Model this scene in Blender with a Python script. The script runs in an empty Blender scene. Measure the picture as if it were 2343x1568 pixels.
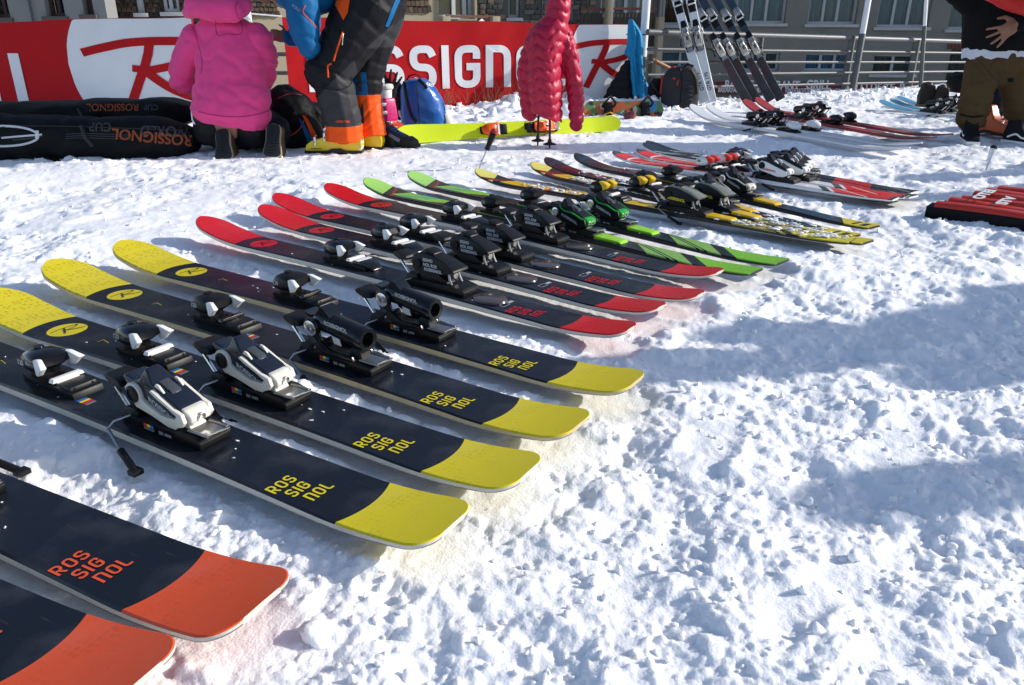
import bpy, bmesh, math, random
import numpy as np
from mathutils import Vector, Matrix
R = math.radians
random.seed(7)
rng = np.random.default_rng(11)
SC = bpy.context.scene
COL = SC.collection

# ---------------------------------------------------------------- camera
CAM_H = 0.77
FPX, CX, CY = 1794.0, 1171.0, 784.0          # focal length and centre for a 2342 x 1568 picture
PITCH = math.atan(734.0 / FPX)
ROLL = R(-0.2)
_F = Vector((0, math.cos(PITCH), -math.sin(PITCH)))
_U = Vector((0, math.sin(PITCH), math.cos(PITCH)))
_X = Vector((1, 0, 0))
_Rt = _X * math.cos(ROLL) - _U * math.sin(ROLL)
_Up = _X * math.sin(ROLL) + _U * math.cos(ROLL)
cam = bpy.data.cameras.new('camera')
cam.sensor_width = 36.0
cam.lens = 36.0 * FPX / 2342.0
cam.clip_start = 0.05
cam.clip_end = 3000
camo = bpy.data.objects.new('camera', cam)
camo.matrix_world = Matrix(((_Rt.x, _Up.x, -_F.x, 0), (_Rt.y, _Up.y, -_F.y, 0), (_Rt.z, _Up.z, -_F.z, CAM_H), (0, 0, 0, 1)))
COL.objects.link(camo)
SC.camera = camo

def ray(u, v):
    return _F + _Rt * ((u - CX) / FPX) + _Up * (-(v - CY) / FPX)
def G(u, v, z=0.0):
    """where the sight line through a picture point meets the height z"""
    d = ray(u, v)
    return Vector((0, 0, CAM_H)) + d * ((z - CAM_H) / d.z)
def B(u, v, Y):
    """where the sight line through a picture point meets the distance Y"""
    d = ray(u, v)
    return Vector((0, 0, CAM_H)) + d * (Y / d.y)

# ---------------------------------------------------------------- sky, sun, exposure
SUN_EL, SUN_AZ = R(24), R(6)      # azimuth measured from +x towards +y
to_sun = Vector((math.cos(SUN_AZ) * math.cos(SUN_EL), math.sin(SUN_AZ) * math.cos(SUN_EL), math.sin(SUN_EL)))
W = bpy.data.worlds.new('World'); SC.world = W; W.use_nodes = True
nt = W.node_tree; nt.nodes.clear()
sky = nt.nodes.new('ShaderNodeTexSky'); sky.sky_type = 'NISHITA'; sky.sun_disc = False
sky.sun_elevation = SUN_EL; sky.sun_rotation = math.atan2(to_sun.x, to_sun.y)
sky.altitude = 1800; sky.air_density = 0.9; sky.dust_density = 2.4; sky.ozone_density = 0.35
bg = nt.nodes.new('ShaderNodeBackground'); bg.inputs[1].default_value = 0.14
wo = nt.nodes.new('ShaderNodeOutputWorld')
nt.links.new(sky.outputs[0], bg.inputs[0]); nt.links.new(bg.outputs[0], wo.inputs[0])
sun = bpy.data.lights.new('sun', 'SUN'); sun.energy = 3.7; sun.angle = R(0.5); sun.color = (1.0, 0.955, 0.88)
suno = bpy.data.objects.new('sun', sun); COL.objects.link(suno)
suno.rotation_euler = (-to_sun).to_track_quat('-Z', 'Y').to_euler(); suno.location = (20, 5, 15)
SC.view_settings.view_transform = 'Standard'
SC.view_settings.look = 'None'
SC.view_settings.exposure = 0.53
SC.view_settings.gamma = 1.0
SC.view_settings.use_curve_mapping = False

# ---------------------------------------------------------------- materials
_M = {}
def mat(name, col, rough=0.5, metal=0.0, var=0.10, scale=25.0, bump=0.0, bscale=None, coat=0.0, spec=0.35, sheen=0.0, stretch=None, trans=0.0, sss=0.0):
    if name in _M: return _M[name]
    m = bpy.data.materials.new(name); m.use_nodes = True; _M[name] = m
    n, l = m.node_tree.nodes, m.node_tree.links
    p = n['Principled BSDF']
    p.inputs['Roughness'].default_value = rough; p.inputs['Metallic'].default_value = metal
    p.inputs['Coat Weight'].default_value = coat; p.inputs['Specular IOR Level'].default_value = spec
    p.inputs['Sheen Weight'].default_value = sheen; p.inputs['Transmission Weight'].default_value = trans
    if sss: p.inputs['Subsurface Weight'].default_value = sss; p.inputs['Subsurface Scale'].default_value = 0.01
    tc = n.new('ShaderNodeTexCoord'); mp = n.new('ShaderNodeMapping'); l.new(tc.outputs['Object'], mp.inputs[0])
    if stretch: mp.inputs['Scale'].default_value = stretch
    nz = n.new('ShaderNodeTexNoise'); nz.inputs['Scale'].default_value = scale; nz.inputs['Detail'].default_value = 6; nz.inputs['Roughness'].default_value = 0.62
    l.new(mp.outputs[0], nz.inputs[0])
    mx = n.new('ShaderNodeMix'); mx.data_type = 'RGBA'
    c = Vector(col[:3])
    mx.inputs[6].default_value = (*[max(0, x * (1 - 1.6 * var)) for x in c], 1)
    mx.inputs[7].default_value = (*[min(1, x * (1 + 1.6 * var)) for x in c], 1)
    l.new(nz.outputs[0], mx.inputs[0]); l.new(mx.outputs[2], p.inputs['Base Color'])
    mr = n.new('ShaderNodeMapRange'); mr.inputs[3].default_value = max(0.03, rough - 0.10); mr.inputs[4].default_value = min(1, rough + 0.10)
    l.new(nz.outputs[0], mr.inputs[0]); l.new(mr.outputs[0], p.inputs['Roughness'])
    if bump:
        nb = n.new('ShaderNodeTexNoise'); nb.inputs['Scale'].default_value = bscale or scale * 3; nb.inputs['Detail'].default_value = 4
        l.new(mp.outputs[0], nb.inputs[0])
        b = n.new('ShaderNodeBump'); b.inputs['Strength'].default_value = bump; b.inputs['Distance'].default_value = 0.01
        l.new(nb.outputs[0], b.inputs['Height']); l.new(b.outputs[0], p.inputs['Normal'])
    return m

class NG:
    """small helper to write node maths"""
    def __init__(s, m): s.m = m; s.n = m.node_tree.nodes; s.l = m.node_tree.links
    def put(s, sock, v):
        if isinstance(v, (int, float)): sock.default_value = v
        elif isinstance(v, tuple): sock.default_value = (*v, 1) if len(v) == 3 else v
        else: s.l.new(v, sock)
    def ma(s, op, a, b=0.0, c=0.0):
        x = s.n.new('ShaderNodeMath'); x.operation = op
        s.put(x.inputs[0], a); s.put(x.inputs[1], b)
        if op in ('MULTIPLY_ADD', 'SMOOTH_MIN', 'COMPARE'): s.put(x.inputs[2], c)
        return x.outputs[0]
    def mix(s, f, a, b):
        x = s.n.new('ShaderNodeMix'); x.data_type = 'RGBA'; s.put(x.inputs[0], f); s.put(x.inputs[6], a); s.put(x.inputs[7], b); return x.outputs[2]
    def uv(s, name):
        x = s.n.new('ShaderNodeUVMap'); x.uv_map = name
        q = s.n.new('ShaderNodeSeparateXYZ'); s.l.new(x.outputs[0], q.inputs[0]); return q.outputs[0], q.outputs[1], x.outputs[0]
    def noise(s, vec, scale, detail=3):
        x = s.n.new('ShaderNodeTexNoise'); x.inputs['Scale'].default_value = scale; x.inputs['Detail'].default_value = detail
        if vec is not None: s.l.new(vec, x.inputs[0])
        return x.outputs[0]
    def ramp(s, f, lo, hi):
        x = s.n.new('ShaderNodeMapRange'); s.put(x.inputs[0], f); x.inputs[1].default_value = lo; x.inputs[2].default_value = hi; x.clamp = True; return x.outputs[0]

BLACK = mat('black_plastic', (0.008, 0.008, 0.009), 0.42, var=0.25, scale=60, spec=0.2)
GLOSS = mat('gloss_black_plastic', (0.006, 0.007, 0.009), 0.2, var=0.2, scale=40, coat=0.12)
DKGREY = mat('dark_grey_plastic', (0.025, 0.026, 0.03), 0.5, var=0.2, scale=60, spec=0.2)
WHITE = mat('white_plastic', (0.78, 0.78, 0.77), 0.32, var=0.05, scale=40)
IVORY = mat('ivory_plastic', (0.62, 0.59, 0.52), 0.34, var=0.07, scale=50)
STEEL = mat('polished_steel', (0.62, 0.62, 0.62), 0.22, metal=1.0, var=0.1, scale=60)
DULL = mat('dull_steel', (0.36, 0.36, 0.36), 0.42, metal=1.0, var=0.15, scale=60)
RUBBER = mat('black_rubber', (0.016, 0.016, 0.017), 0.7, var=0.25, scale=60)

# ---------------------------------------------------------------- mesh helpers
class MB:
    def __init__(s): s.v = []; s.f = []; s.m = []
    def add(s, vs, fs, mi=0):
        o = len(s.v); s.v += [tuple(x) for x in vs]; s.f += [tuple(i + o for i in f) for f in fs]; s.m += [mi] * len(fs); return s
    def box(s, c, size, mi=0, rot=None, taper=1.0):
        x, y, z = [k / 2 for k in size]
        vs = [Vector((a * x * (taper if k > 0 else 1), b * y * (taper if k > 0 else 1), k * z)) for k in (-1, 1) for b in (-1, 1) for a in (-1, 1)]
        if rot is not None: vs = [rot @ p for p in vs]
        c = Vector(c)
        return s.add([p + c for p in vs], [(0, 2, 3, 1), (4, 5, 7, 6), (0, 1, 5, 4), (2, 6, 7, 3), (0, 4, 6, 2), (1, 3, 7, 5)], mi)
    def prism(s, prof, y0, y1, mi=0, fn=None):
        """side outline (x, z), extruded across y; fn may reshape each point"""
        n = len(prof); a = sum(prof[i][0] * prof[(i + 1) % n][1] - prof[(i + 1) % n][0] * prof[i][1] for i in range(n))
        if a < 0: prof = prof[::-1]
        vs = [Vector((x, y0, z)) for x, z in prof] + [Vector((x, y1, z)) for x, z in prof]
        if fn: vs = [Vector(fn(p)) for p in vs]
        fs = [tuple(range(n)), tuple(range(2 * n - 1, n - 1, -1))] + [(i, i + n, (i + 1) % n + n, (i + 1) % n) for i in range(n)]
        return s.add(vs, fs, mi)
    def loft(s, rings, mi=0, cap=True, closed=True):
        n = len(rings[0]); vs = [p for r in rings for p in r]; fs = []
        for i in range(len(rings) - 1):
            for j in range(n if closed else n - 1):
                k = (j + 1) % n
                fs.append((i * n + j, i * n + k, (i + 1) * n + k, (i + 1) * n + j))
        if cap and closed:
            fs.append(tuple(range(n - 1, -1, -1))); fs.append(tuple((len(rings) - 1) * n + j for j in range(n)))
        return s.add(vs, fs, mi)
    def tube(s, pts, r, n=8, mi=0, flat=1.0):
        pts = [Vector(p) for p in pts]
        rs = r if isinstance(r, (list, tuple)) else [r] * len(pts)
        rings = []; t0 = (pts[1] - pts[0]).normalized()
        ax = t0.orthogonal().normalized()
        if abs(t0.z) < 0.9: ax = t0.cross(Vector((0, 0, 1))).normalized()
        for i, p in enumerate(pts):
            t = (pts[min(i + 1, len(pts) - 1)] - pts[max(i - 1, 0)]).normalized()
            ax = (ax - t * ax.dot(t)).normalized(); b = t.cross(ax)
            rings.append([p + (ax * math.cos(2 * math.pi * k / n) + b * math.sin(2 * math.pi * k / n) * flat) * rs[i] for k in range(n)])
        return s.loft(rings, mi)
    def cyl(s, a, b, r, n=16, mi=0, r2=None): return s.tube([a, b], [r, r if r2 is None else r2], n, mi)
    def lathe(s, c, prof, n=20, mi=0, axis='z'):
        c = Vector(c); rings = []
        for r, h in prof:
            ring = []
            for k in range(n):
                a = 2 * math.pi * k / n
                p = (r * math.cos(a), r * math.sin(a), h)
                if axis == 'y': p = (p[0], h, -p[1])
                if axis == 'x': p = (h, p[0], p[1])
                ring.append(c + Vector(p))
            rings.append(ring)
        return s.loft(rings, mi)
    def ball(s, c, rx, ry=None, rz=None, n=14, mi=0, rot=None):
        ry = ry or rx; rz = rz or rx; rings = []; c = Vector(c); h = n // 2 + 1
        for i in range(h + 1):
            t = math.pi * (i + 0.02) / (h + 0.04) if 0 < i < h else (0.02 if i == 0 else math.pi - 0.02)
            ring = []
            for k in range(n):
                a = 2 * math.pi * k / n
                p = Vector((rx * math.sin(t) * math.cos(a), ry * math.sin(t) * math.sin(a), -rz * math.cos(t)))
                ring.append(c + (rot @ p if rot is not None else p))
            rings.append(ring)
        return s.loft(rings, mi)
    def mesh(s, name, mats, bevel=0.0, smooth=35, seg=2, tri=False):
        me = bpy.data.meshes.new(name)
        bm = bmesh.new()
        vv = [bm.verts.new(p) for p in s.v]
        for f, mi in zip(s.f, s.m):
            try: fc = bm.faces.new([vv[i] for i in f]); fc.material_index = mi
            except ValueError: pass
        bmesh.ops.recalc_face_normals(bm, faces=bm.faces)
        if bevel > 0:
            es = [e for e in bm.edges if len(e.link_faces) == 2 and e.calc_face_angle(0) > R(32)]
            bmesh.ops.bevel(bm, geom=es, offset=bevel, segments=seg, profile=0.6, affect='EDGES', clamp_overlap=True)
        bm.to_mesh(me); bm.free()
        for m in (mats if isinstance(mats, (list, tuple)) else [mats]): me.materials.append(m)
        if smooth:
            me.polygons.foreach_set('use_smooth', [True] * len(me.polygons)); me.set_sharp_from_angle(angle=R(smooth))
        return me
    def build(s, name, mats, parent=None, **k): return link(name, s.mesh(name, mats, **k), parent)

def link(name, me, parent=None, loc=None):
    o = bpy.data.objects.new(name, me); COL.objects.link(o)
    if parent is not None: o.parent = parent
    if loc is not None: o.location = loc
    return o
def tag(o, label=None, cat=None, group=None, kind=None):
    if label: o['label'] = label
    if cat: o['category'] = cat
    if group: o['group'] = group
    if kind: o['kind'] = kind
    return o
def thing(name, label, cat, loc=(0, 0, 0), rz=0.0, group=None):
    o = bpy.data.objects.new(name, None); COL.objects.link(o); o.location = loc; o.rotation_euler = (0, 0, rz); o.empty_display_size = 0.05
    return tag(o, label, cat, group)

def evaluated(o):
    bpy.context.view_layer.update()
    dg = bpy.context.evaluated_depsgraph_get()
    return bpy.data.meshes.new_from_object(o.evaluated_get(dg))
def remesh(mb, name, mats, voxel=0.012, smooth=4, parent=None, paint=None, disp=None, factor=0.5):
    """union of overlapping volumes as ONE continuous skin"""
    o = link(name, mb.mesh(name + '_raw', []  or [BLACK], smooth=0))
    m = o.modifiers.new('r', 'REMESH'); m.mode = 'VOXEL'; m.voxel_size = voxel
    if smooth:
        q = o.modifiers.new('s', 'SMOOTH'); q.iterations = smooth; q.factor = factor
    me = evaluated(o); old = o.data; bpy.data.objects.remove(o); bpy.data.meshes.remove(old)
    me.materials.clear()
    for x in (mats if isinstance(mats, (list, tuple)) else [mats]): me.materials.append(x)
    if disp:
        n = len(me.vertices); co = np.empty(n * 3); me.vertices.foreach_get('co', co); co = co.reshape(-1, 3)
        no = np.empty(n * 3); me.vertices.foreach_get('normal', no); no = no.reshape(-1, 3)
        co = co + no * disp(co)[:, None]; me.vertices.foreach_set('co', co.ravel())
    me.polygons.foreach_set('material_index', [0] * len(me.polygons))
    if paint:
        me.polygons.foreach_set('material_index', [paint(p.center, p.normal) for p in me.polygons])
    me.polygons.foreach_set('use_smooth', [True] * len(me.polygons)); me.update()
    me.name = name
    return link(name, me, parent)

_TX = {}
def text_mesh(s, size, bold=0.0, align='LEFT'):
    k = (s, size, bold, align)
    if k not in _TX:
        cu = bpy.data.curves.new('t', 'FONT'); cu.body = s; cu.size = size; cu.offset = bold; cu.align_x = align; cu.align_y = 'CENTER'
        o = bpy.data.objects.new('t', cu); COL.objects.link(o)
        me = evaluated(o); bpy.data.objects.remove(o)
        _TX[k] = ([tuple(v.co) for v in me.vertices], [tuple(p.vertices) for p in me.polygons]); bpy.data.meshes.remove(me)
    return _TX[k]
def decal(name, vf, fn, m, parent, lay=.0003):
    """flat print: 2-D outline mapped by fn on to a surface"""
    co = []
    for p in vf[0]:
        q = Vector(fn(p[0], p[1]))
        if len(p) > 2 and p[2] > 0:      # a stroke crossing another one lies a hair above it
            e = 1e-3; n = (Vector(fn(p[0] + e, p[1])) - q).cross(Vector(fn(p[0], p[1] + e)) - q)
            if n.length > 0: q = q + n.normalized() * (p[2] * lay)
        co.append(q)
    me = bpy.data.meshes.new(name); me.from_pydata([tuple(c) for c in co], [], vf[1]); me.materials.append(m); me.update()
    return link(name, me, parent)
def rounded(pts, r, closed=False, n=7, sharp=()):
    out = []; N = len(pts)
    for i, p in enumerate(pts):
        p = Vector(p)
        if (not closed and i in (0, N - 1)) or i in sharp: out.append(p); continue
        a, b = Vector(pts[i - 1]), Vector(pts[(i + 1) % N])
        la, lb = (a - p).length, (b - p).length; q = min(r, la * 0.5, lb * 0.5)
        p0, p1 = p + (a - p) * (q / la), p + (b - p) * (q / lb)
        for k in range(n):
            t = k / (n - 1); out.append(p0 * (1 - t) ** 2 + p * 2 * t * (1 - t) + p1 * t * t)
    return out
def stroke(path, w, closed=False, w1=None):
    path = [Vector(p) for p in path]; N = len(path); vs = []; fs = []
    for i, p in enumerate(path):
        a = path[i - 1] if (i > 0 or closed) else p; b = path[(i + 1) % N] if (i < N - 1 or closed) else p
        t1 = (p - a).normalized() if (p - a).length > 1e-9 else (b - p).normalized(); t2 = (b - p).normalized() if (b - p).length > 1e-9 else t1
        t = (t1 + t2).normalized(); n = Vector((-t.y, t.x)); k = 1 / max(0.5, t.dot(t1))
        ww = w if w1 is None else w + (w1 - w) * i / (N - 1)
        vs += [p + n * ww * 0.5 * k, p - n * ww * 0.5 * k]
    for i in range(N if closed else N - 1):
        j = (i + 1) % N; fs.append((2 * i, 2 * i + 1, 2 * j + 1, 2 * j))
    return [tuple(v) for v in vs], fs
def join2d(parts):
    V = []; F = []
    for k, (v, f) in enumerate(parts):
        o = len(V); V += [(p[0], p[1], k) for p in v]; F += [tuple(i + o for i in q) for q in f]
    return V, F
def xf(vf, sx=1, sy=None, dx=0, dy=0, shear=0):
    sy = sx if sy is None else sy
    return [(p[0] * sx + dx + shear * p[1] * sy, p[1] * sy + dy, *p[2:]) for p in vf[0]], vf[1]
GW = 0.52
def glyph(c, sw=0.2):
    w = GW; S = stroke
    if c == 'O': return S(rounded([(0, 0), (w, 0), (w, 1), (0, 1)], 0.27, True), sw, True)
    if c == 'S': return S(rounded([(w * 1.02, 0.8), (w * .85, 1), (0, 1), (0, .5), (w, .5), (w, 0), (w * .1, 0), (-w * .06, .2)], 0.25), sw)
    if c == 'I': return S([(0, -sw / 2), (0, 1 + sw / 2)], sw)
    if c == 'G': return S(rounded([(w, .72), (w, 1), (0, 1), (0, 0), (w, 0), (w, .5), (w * .45, .5)], 0.27, sharp=(5,)), sw)
    if c == 'n': return S(rounded([(0, -sw / 2), (0, 1), (w, 1), (w, -sw / 2)], 0.27, sharp=(1,)), sw)
    if c == 'L': return S(rounded([(0, 1 + sw / 2), (0, 0), (w * .95, 0)], 0.3), sw)
    if c == 'R': return join2d([S(rounded([(0, -sw / 2), (0, 1), (w, 1), (w, .42), (0, .42)], 0.27, sharp=(1,)), sw), S([(w * .45, .42), (w * 1.02, -sw / 2)], sw)])
def word(s, sw=0.2, gap=0.42):
    x = 0; out = []
    for c in s:
        out.append(xf(glyph(c, sw), dx=x)); x += (0 if c == 'I' else GW) + gap
    return join2d(out), x - gap
def bezier(pts, n=10):
    """smooth path through points"""
    P = [Vector(p) for p in pts]; out = []
    for i in range(len(P) - 1):
        a, b, c, d = P[max(i - 1, 0)], P[i], P[i + 1], P[min(i + 2, len(P) - 1)]
        for k in range(n):
            t = k / n; out.append(0.5 * ((2 * b) + (c - a) * t + (2 * a - 5 * b + 4 * c - d) * t * t + (3 * b - a - 3 * c + d) * t ** 3))
    return out + [P[-1]]
def logo_R(t=0.2):
    return join2d([stroke(bezier([(-.98, .50), (-.5, .63), (0, .70), (.5, .71), (.95, .69)]), t),
        stroke(bezier([(.95, .69), (1.12, .58), (1.0, .36), (.62, .14), (.1, .0), (-.1, -.02)]), t * .95),
        stroke([(.14, .66), (-.1, .02), (-.47, -.82)], t), stroke([(-.3, .03), (.05, -.02)], t * .75),
        stroke(bezier([(-.02, -.02), (.35, -.35), (.8, -.6), (1.2, -.72)]), t * 1.05)])
def disc2d(r, n=32, cx=0, cy=0, ry=None):
    ry = ry or r
    return [(cx + r * math.cos(2 * math.pi * k / n), cy + ry * math.sin(2 * math.pi * k / n)) for k in range(n)], [tuple(range(n))]

# ---- numpy noise
def _hash(i, j, s):
    i = i.astype(np.int64); j = j.astype(np.int64)
    h = (i * 374761393 + j * 668265263 + s * 974634737) & 0x7fffffff
    h = ((h ^ (h >> 13)) * 1274126177) & 0x7fffffff
    h = ((h ^ (h >> 16)) * 668265263) & 0x7fffffff
    return ((h ^ (h >> 15)) & 0xffff) / 65535.0
def vnoise(x, y, s=0):
    i = np.floor(x); j = np.floor(y); fx = x - i; fy = y - j
    fx = fx * fx * fx * (fx * (fx * 6 - 15) + 10); fy = fy * fy * fy * (fy * (fy * 6 - 15) + 10)
    a = _hash(i, j, s); b = _hash(i + 1, j, s); c = _hash(i, j + 1, s); d = _hash(i + 1, j + 1, s)
    return (a + (b - a) * fx) * (1 - fy) + (c + (d - c) * fx) * fy - 0.5
def fbm(x, y, s=0, o=4):
    t = 0; a = 1.0
    for k in range(o):
        t = t + a * vnoise(x, y, s + k * 17); x = x * 2.03 + 5.1; y = y * 2.03 - 3.7; a *= 0.5
    return t
def noise3(co, sc, s=0):
    """cheap cloth-fold noise for displaced garments"""
    return (fbm(co[:, 0] * sc + co[:, 1] * sc * .7, co[:, 2] * sc, s, 3) + fbm(co[:, 1] * sc, co[:, 2] * sc * 1.1 + co[:, 0] * sc * .5, s + 5, 3)) * 0.5

# ================================================================ SKIS: layout first (the snow is pressed flat below them)
# key: picture points of tail end, tip end, middle of the heel binding
SK = {
 'oA': ((326, 1596), None, None), 'oB': ((604, 1414), None, None),
 'yA': ((1038, 1224), None, (395, 950)), 'yB': ((1210, 1102), (-60, 690), (610, 870)),
 'yC': ((1326, 991), (92, 605), (760, 805)), 'yD': ((1454, 892), (246, 570), (930, 735)),
 'r1': ((1442, 767), (434, 512), (1010, 645)), 'r2': ((1510, 717), (558, 492), (1110, 610)),
 'r3': ((1600, 688), (611, 460), (1190, 590)), 'r4': ((1644, 635), (709, 440), (1260, 545)),
 'g1': ((1730, 625), (793, 425), (1360, 535)), 'g2': ((1790, 603), (873, 412), (1430, 510)),
 'y1': ((1950, 553), (1040, 406), (1590, 483)), 'y2': ((1985, 556), (1132, 393), (1670, 473)),
 'd1': ((1955, 540), (1179, 378), (1650, 458)), 'd2': ((2000, 519), (1227, 371), (1710, 440)),
 'ra1': ((2050, 455), (1354, 362), (1790, 410)), 'ra2': ((2075, 450), (1404, 357), (1830, 405)),
 'n1': ((2090, 450), (1402, 342), (1850, 398)), 'n2': ((2093, 440), (1420, 336), (1855, 392)),
 'w1': ((1580, 262), (2080, 341), None), 'w2': ((1617, 262), (2108, 330), None),
 'f1': ((1702, 249), (2140, 317), None), 'f2': ((1729, 244), (2178, 309), None),
 'b1': ((2012, 242), (2400, 285), None), 'b2': ((2036, 239), (2425, 280), None), 'b3': ((2052, 233), (2440, 268), None), 'b4': ((2160, 237), (2480, 262), None),
}
SKI_L = {'o': 1.80, 'y': 1.80, 'r': 1.76, 'g': 1.84, 'w': 1.80, 'f': 1.80, 'b': 1.78}
PLACE = {}
# middle of the toe and heel bindings on the top sheet of the nearest skis
BIND = {'yA': ((175, 893), (394, 968)), 'yB': ((330, 820), (580, 890)), 'yC': ((521, 737), (762, 824)), 'yD': ((685, 689), (930, 748)), 'r1': ((800, 602), (990, 655))}
XB = {'oB': (.73, 1.095)}
def place_skis():
    for k, (t, p, h) in SK.items():
        T = G(*t, 0.035); T.z = 0
        if p is None:
            L = 1.80
            if k == 'yA':
                H1 = G(*h, 0.035); d = (H1 - T); d.z = 0; d.normalize()
            else: d = Vector((math.cos(R(153.5 if k == 'oB' else 155.5)), math.sin(R(153.5 if k == 'oB' else 155.5)), 0))
        else:
            P = G(*p, 0.055); P.z = 0; d = P - T; L = d.length; d.normalize()
            if h is not None:
                H1 = G(*h, 0.035); e = H1 - T; e.z = 0; e.normalize(); d = (d * 0.5 + e * 0.5).normalized()
        if k in BIND:
            q = [G(*b, 0.042) for b in BIND[k]]
            for e in q: e.z = 0
            es = [(e - T).normalized() for e in q]; d = (es[0] + es[1] * .7 + (d * .8 if p is not None else Vector((0, 0, 0)))).normalized()
            XB[k] = ((q[1] - T).dot(d), (q[0] - T).dot(d)); pass
        PLACE[k] = (T, d, L * (.965 if k == 'yC' else .985 if k in ('yD', 'r1') else 1))
place_skis()

# ================================================================ SNOW
def smooth(a, b, x):
    t = np.clip((x - a) / (b - a), 0, 1); return t * t * (3 - 2 * t)
def bank_line(x): return 6.75 + 0.40 * np.clip(x + 0.6, -1.5, 9)
def rail_line(x): return 7.85 + 0.60 * (x - 1.3)
def domes(x, y, cell, rmin, rmax, dens, s, mask=None, asp=0.8):
    i0 = np.floor(x / cell); j0 = np.floor(y / cell); out = np.zeros_like(x)
    for di in (-1, 0, 1):
        for dj in (-1, 0, 1):
            i = i0 + di; j = j0 + dj
            px = (i + 0.15 + 0.7 * _hash(i, j, s)) * cell; py = (j + 0.15 + 0.7 * _hash(i, j, s + 1)) * cell
            k = _hash(i, j, s + 2); r = rmin + (rmax - rmin) * _hash(i, j, s + 3) ** 2
            st = 0.7 + 0.6 * _hash(i, j, s + 4)
            d2 = ((x - px) ** 2 * st + (y - py) ** 2 / st) / (r * r)
            hgt = np.where((d2 < 1) & (k < dens), r * asp * (1 - d2) ** 0.8, 0)
            out = np.maximum(out, hgt)
    return out
def ski_press(x, y):
    """1 below a ski, fading to 0 beside it"""
    m = np.zeros_like(x)
    for k, (T, d, L) in PLACE.items():
        a = (x - T.x) * d.x + (y - T.y) * d.y; b = -(x - T.x) * d.y + (y - T.y) * d.x
        q = np.maximum(np.abs(b) - 0.055, 0) / 0.035 + np.maximum(np.maximum(-a, a - L), 0) / 0.05
        m = np.maximum(m, 1 - np.clip(q, 0, 1))
    return m * m * (3 - 2 * m)
def snow_height(x, y):
    wx = x + 0.02 * fbm(x * 9, y * 9, 3, 3) + 0.004 * fbm(x * 45, y * 45, 4, 2); wy = y + 0.02 * fbm(x * 9 + 40, y * 9, 5, 3) + 0.004 * fbm(x * 45, y * 45 + 9, 6, 2)
    loose = smooth(-0.30, 0.16, fbm(x * 2.1, y * 2.1, 21, 3) + 0.50 * smooth(-0.35, 0.25, x * 0.5 + 0.35 - 0.25 * (y - 1.2)))      # loose, trampled lumps against packed snow
    packed = 0.35 + 0.65 * loose
    h = 0.034 * fbm(x * 1.3, y * 1.3, 1, 2) + 0.026 * fbm(x * 5, y * 5, 2, 3) * packed + 0.013 * fbm(wx * 16, wy * 16, 7, 4) * packed
    r = 1 - np.abs(2 * vnoise(wx * 13, wy * 13, 50)); h += 0.003 * (r - 0.6) * loose
    h += 0.005 * fbm(wx * 60, wy * 60, 9, 3) * (0.45 + 0.55 * loose)
    d = domes(wx, wy, 0.09, 0.012, 0.042, 0.40, 60, asp=0.34) * loose
    d = np.maximum(d, 0.5 * domes(wx, wy, 0.09, 0.012, 0.042, 0.40, 60, asp=0.34) * loose + domes(wx + 7, wy, 0.030, 0.004, 0.0130, 0.42, 70, asp=0.52) * (0.25 + 0.75 * loose))
    d = d + domes(wx, wy + 3, 0.014, 0.0028, 0.0070, 0.8, 80, asp=0.60) * (0.3 + 0.7 * loose)
    h = h + d - 0.012
    # footprints: shallow flattened soles
    for fx, fy, a in FOOT:
        c, s = math.cos(a), math.sin(a); p = (x - fx) * c + (y - fy) * s + 0.035 * fbm(x * 9, y * 9, 130, 3); q = -(x - fx) * s + (y - fy) * c + 0.03 * fbm(x * 9, y * 9 + 7, 131, 3)
        e = np.abs(p / 0.15) ** 2.6 + np.abs(q / 0.055) ** 2.6; m = np.clip(1.25 - e, 0, 1) * 0.85; m = m * m * (3 - 2 * m)
        tread = 0.0005 * np.sign(np.sin((p + np.abs(q) * 0.7) * 2 * math.pi / 0.022))
        rim = np.exp(-((e - 1.5) / 0.5) ** 2) * 0.008
        h = h * (1 - m) + (-0.010 + 0.25 * h + tread) * m + 0.6 * rim * (0.5 + fbm(x * 30, y * 30, 90, 2))
    pr = ski_press(x, y)
    h = h * (1 - 0.75 * pr) - 0.012 * pr; h = np.where(pr > 0.55, np.minimum(h, 0.002), h)
    # the shovelled bank along the railing and the drop behind it
    bk = smooth(0, 0.55, y - bank_line(x)) * smooth(-1.4, -0.4, x) * (1 - 0.8 * smooth(1.6, 2.6, x))
    h = h + 0.62 * bk * (0.02 + 0.16 * np.maximum(0, fbm(x * 2.0, y * 2.0, 31, 4) + 0.12) + 0.075 * fbm(wx * 7, wy * 7, 33, 4) + 0.55 * domes(wx + .05 * fbm(x * 12, y * 12, 3, 3), wy, 0.26, 0.04, 0.11, 0.4, 95, asp=0.6) + 0.7 * domes(wx + 3, wy, 0.11, 0.02, 0.05, 0.5, 97, asp=0.7))
    h = h - 3.4 * smooth(0.55, 4.0, y - np.maximum(rail_line(x), 8.2))
    return h
FOOT = [(G(u, v).x, G(u, v).y, a) for u, v, a in ((1620, 1010, 1.2), (1900, 1330, 0.7), (1560, 850, 2.5), (2050, 1000, 1.0), (560, 470, 0.3), (230, 500, 0.8), (2150, 720, 2.0), (1450, 690, 2.6))]

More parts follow.
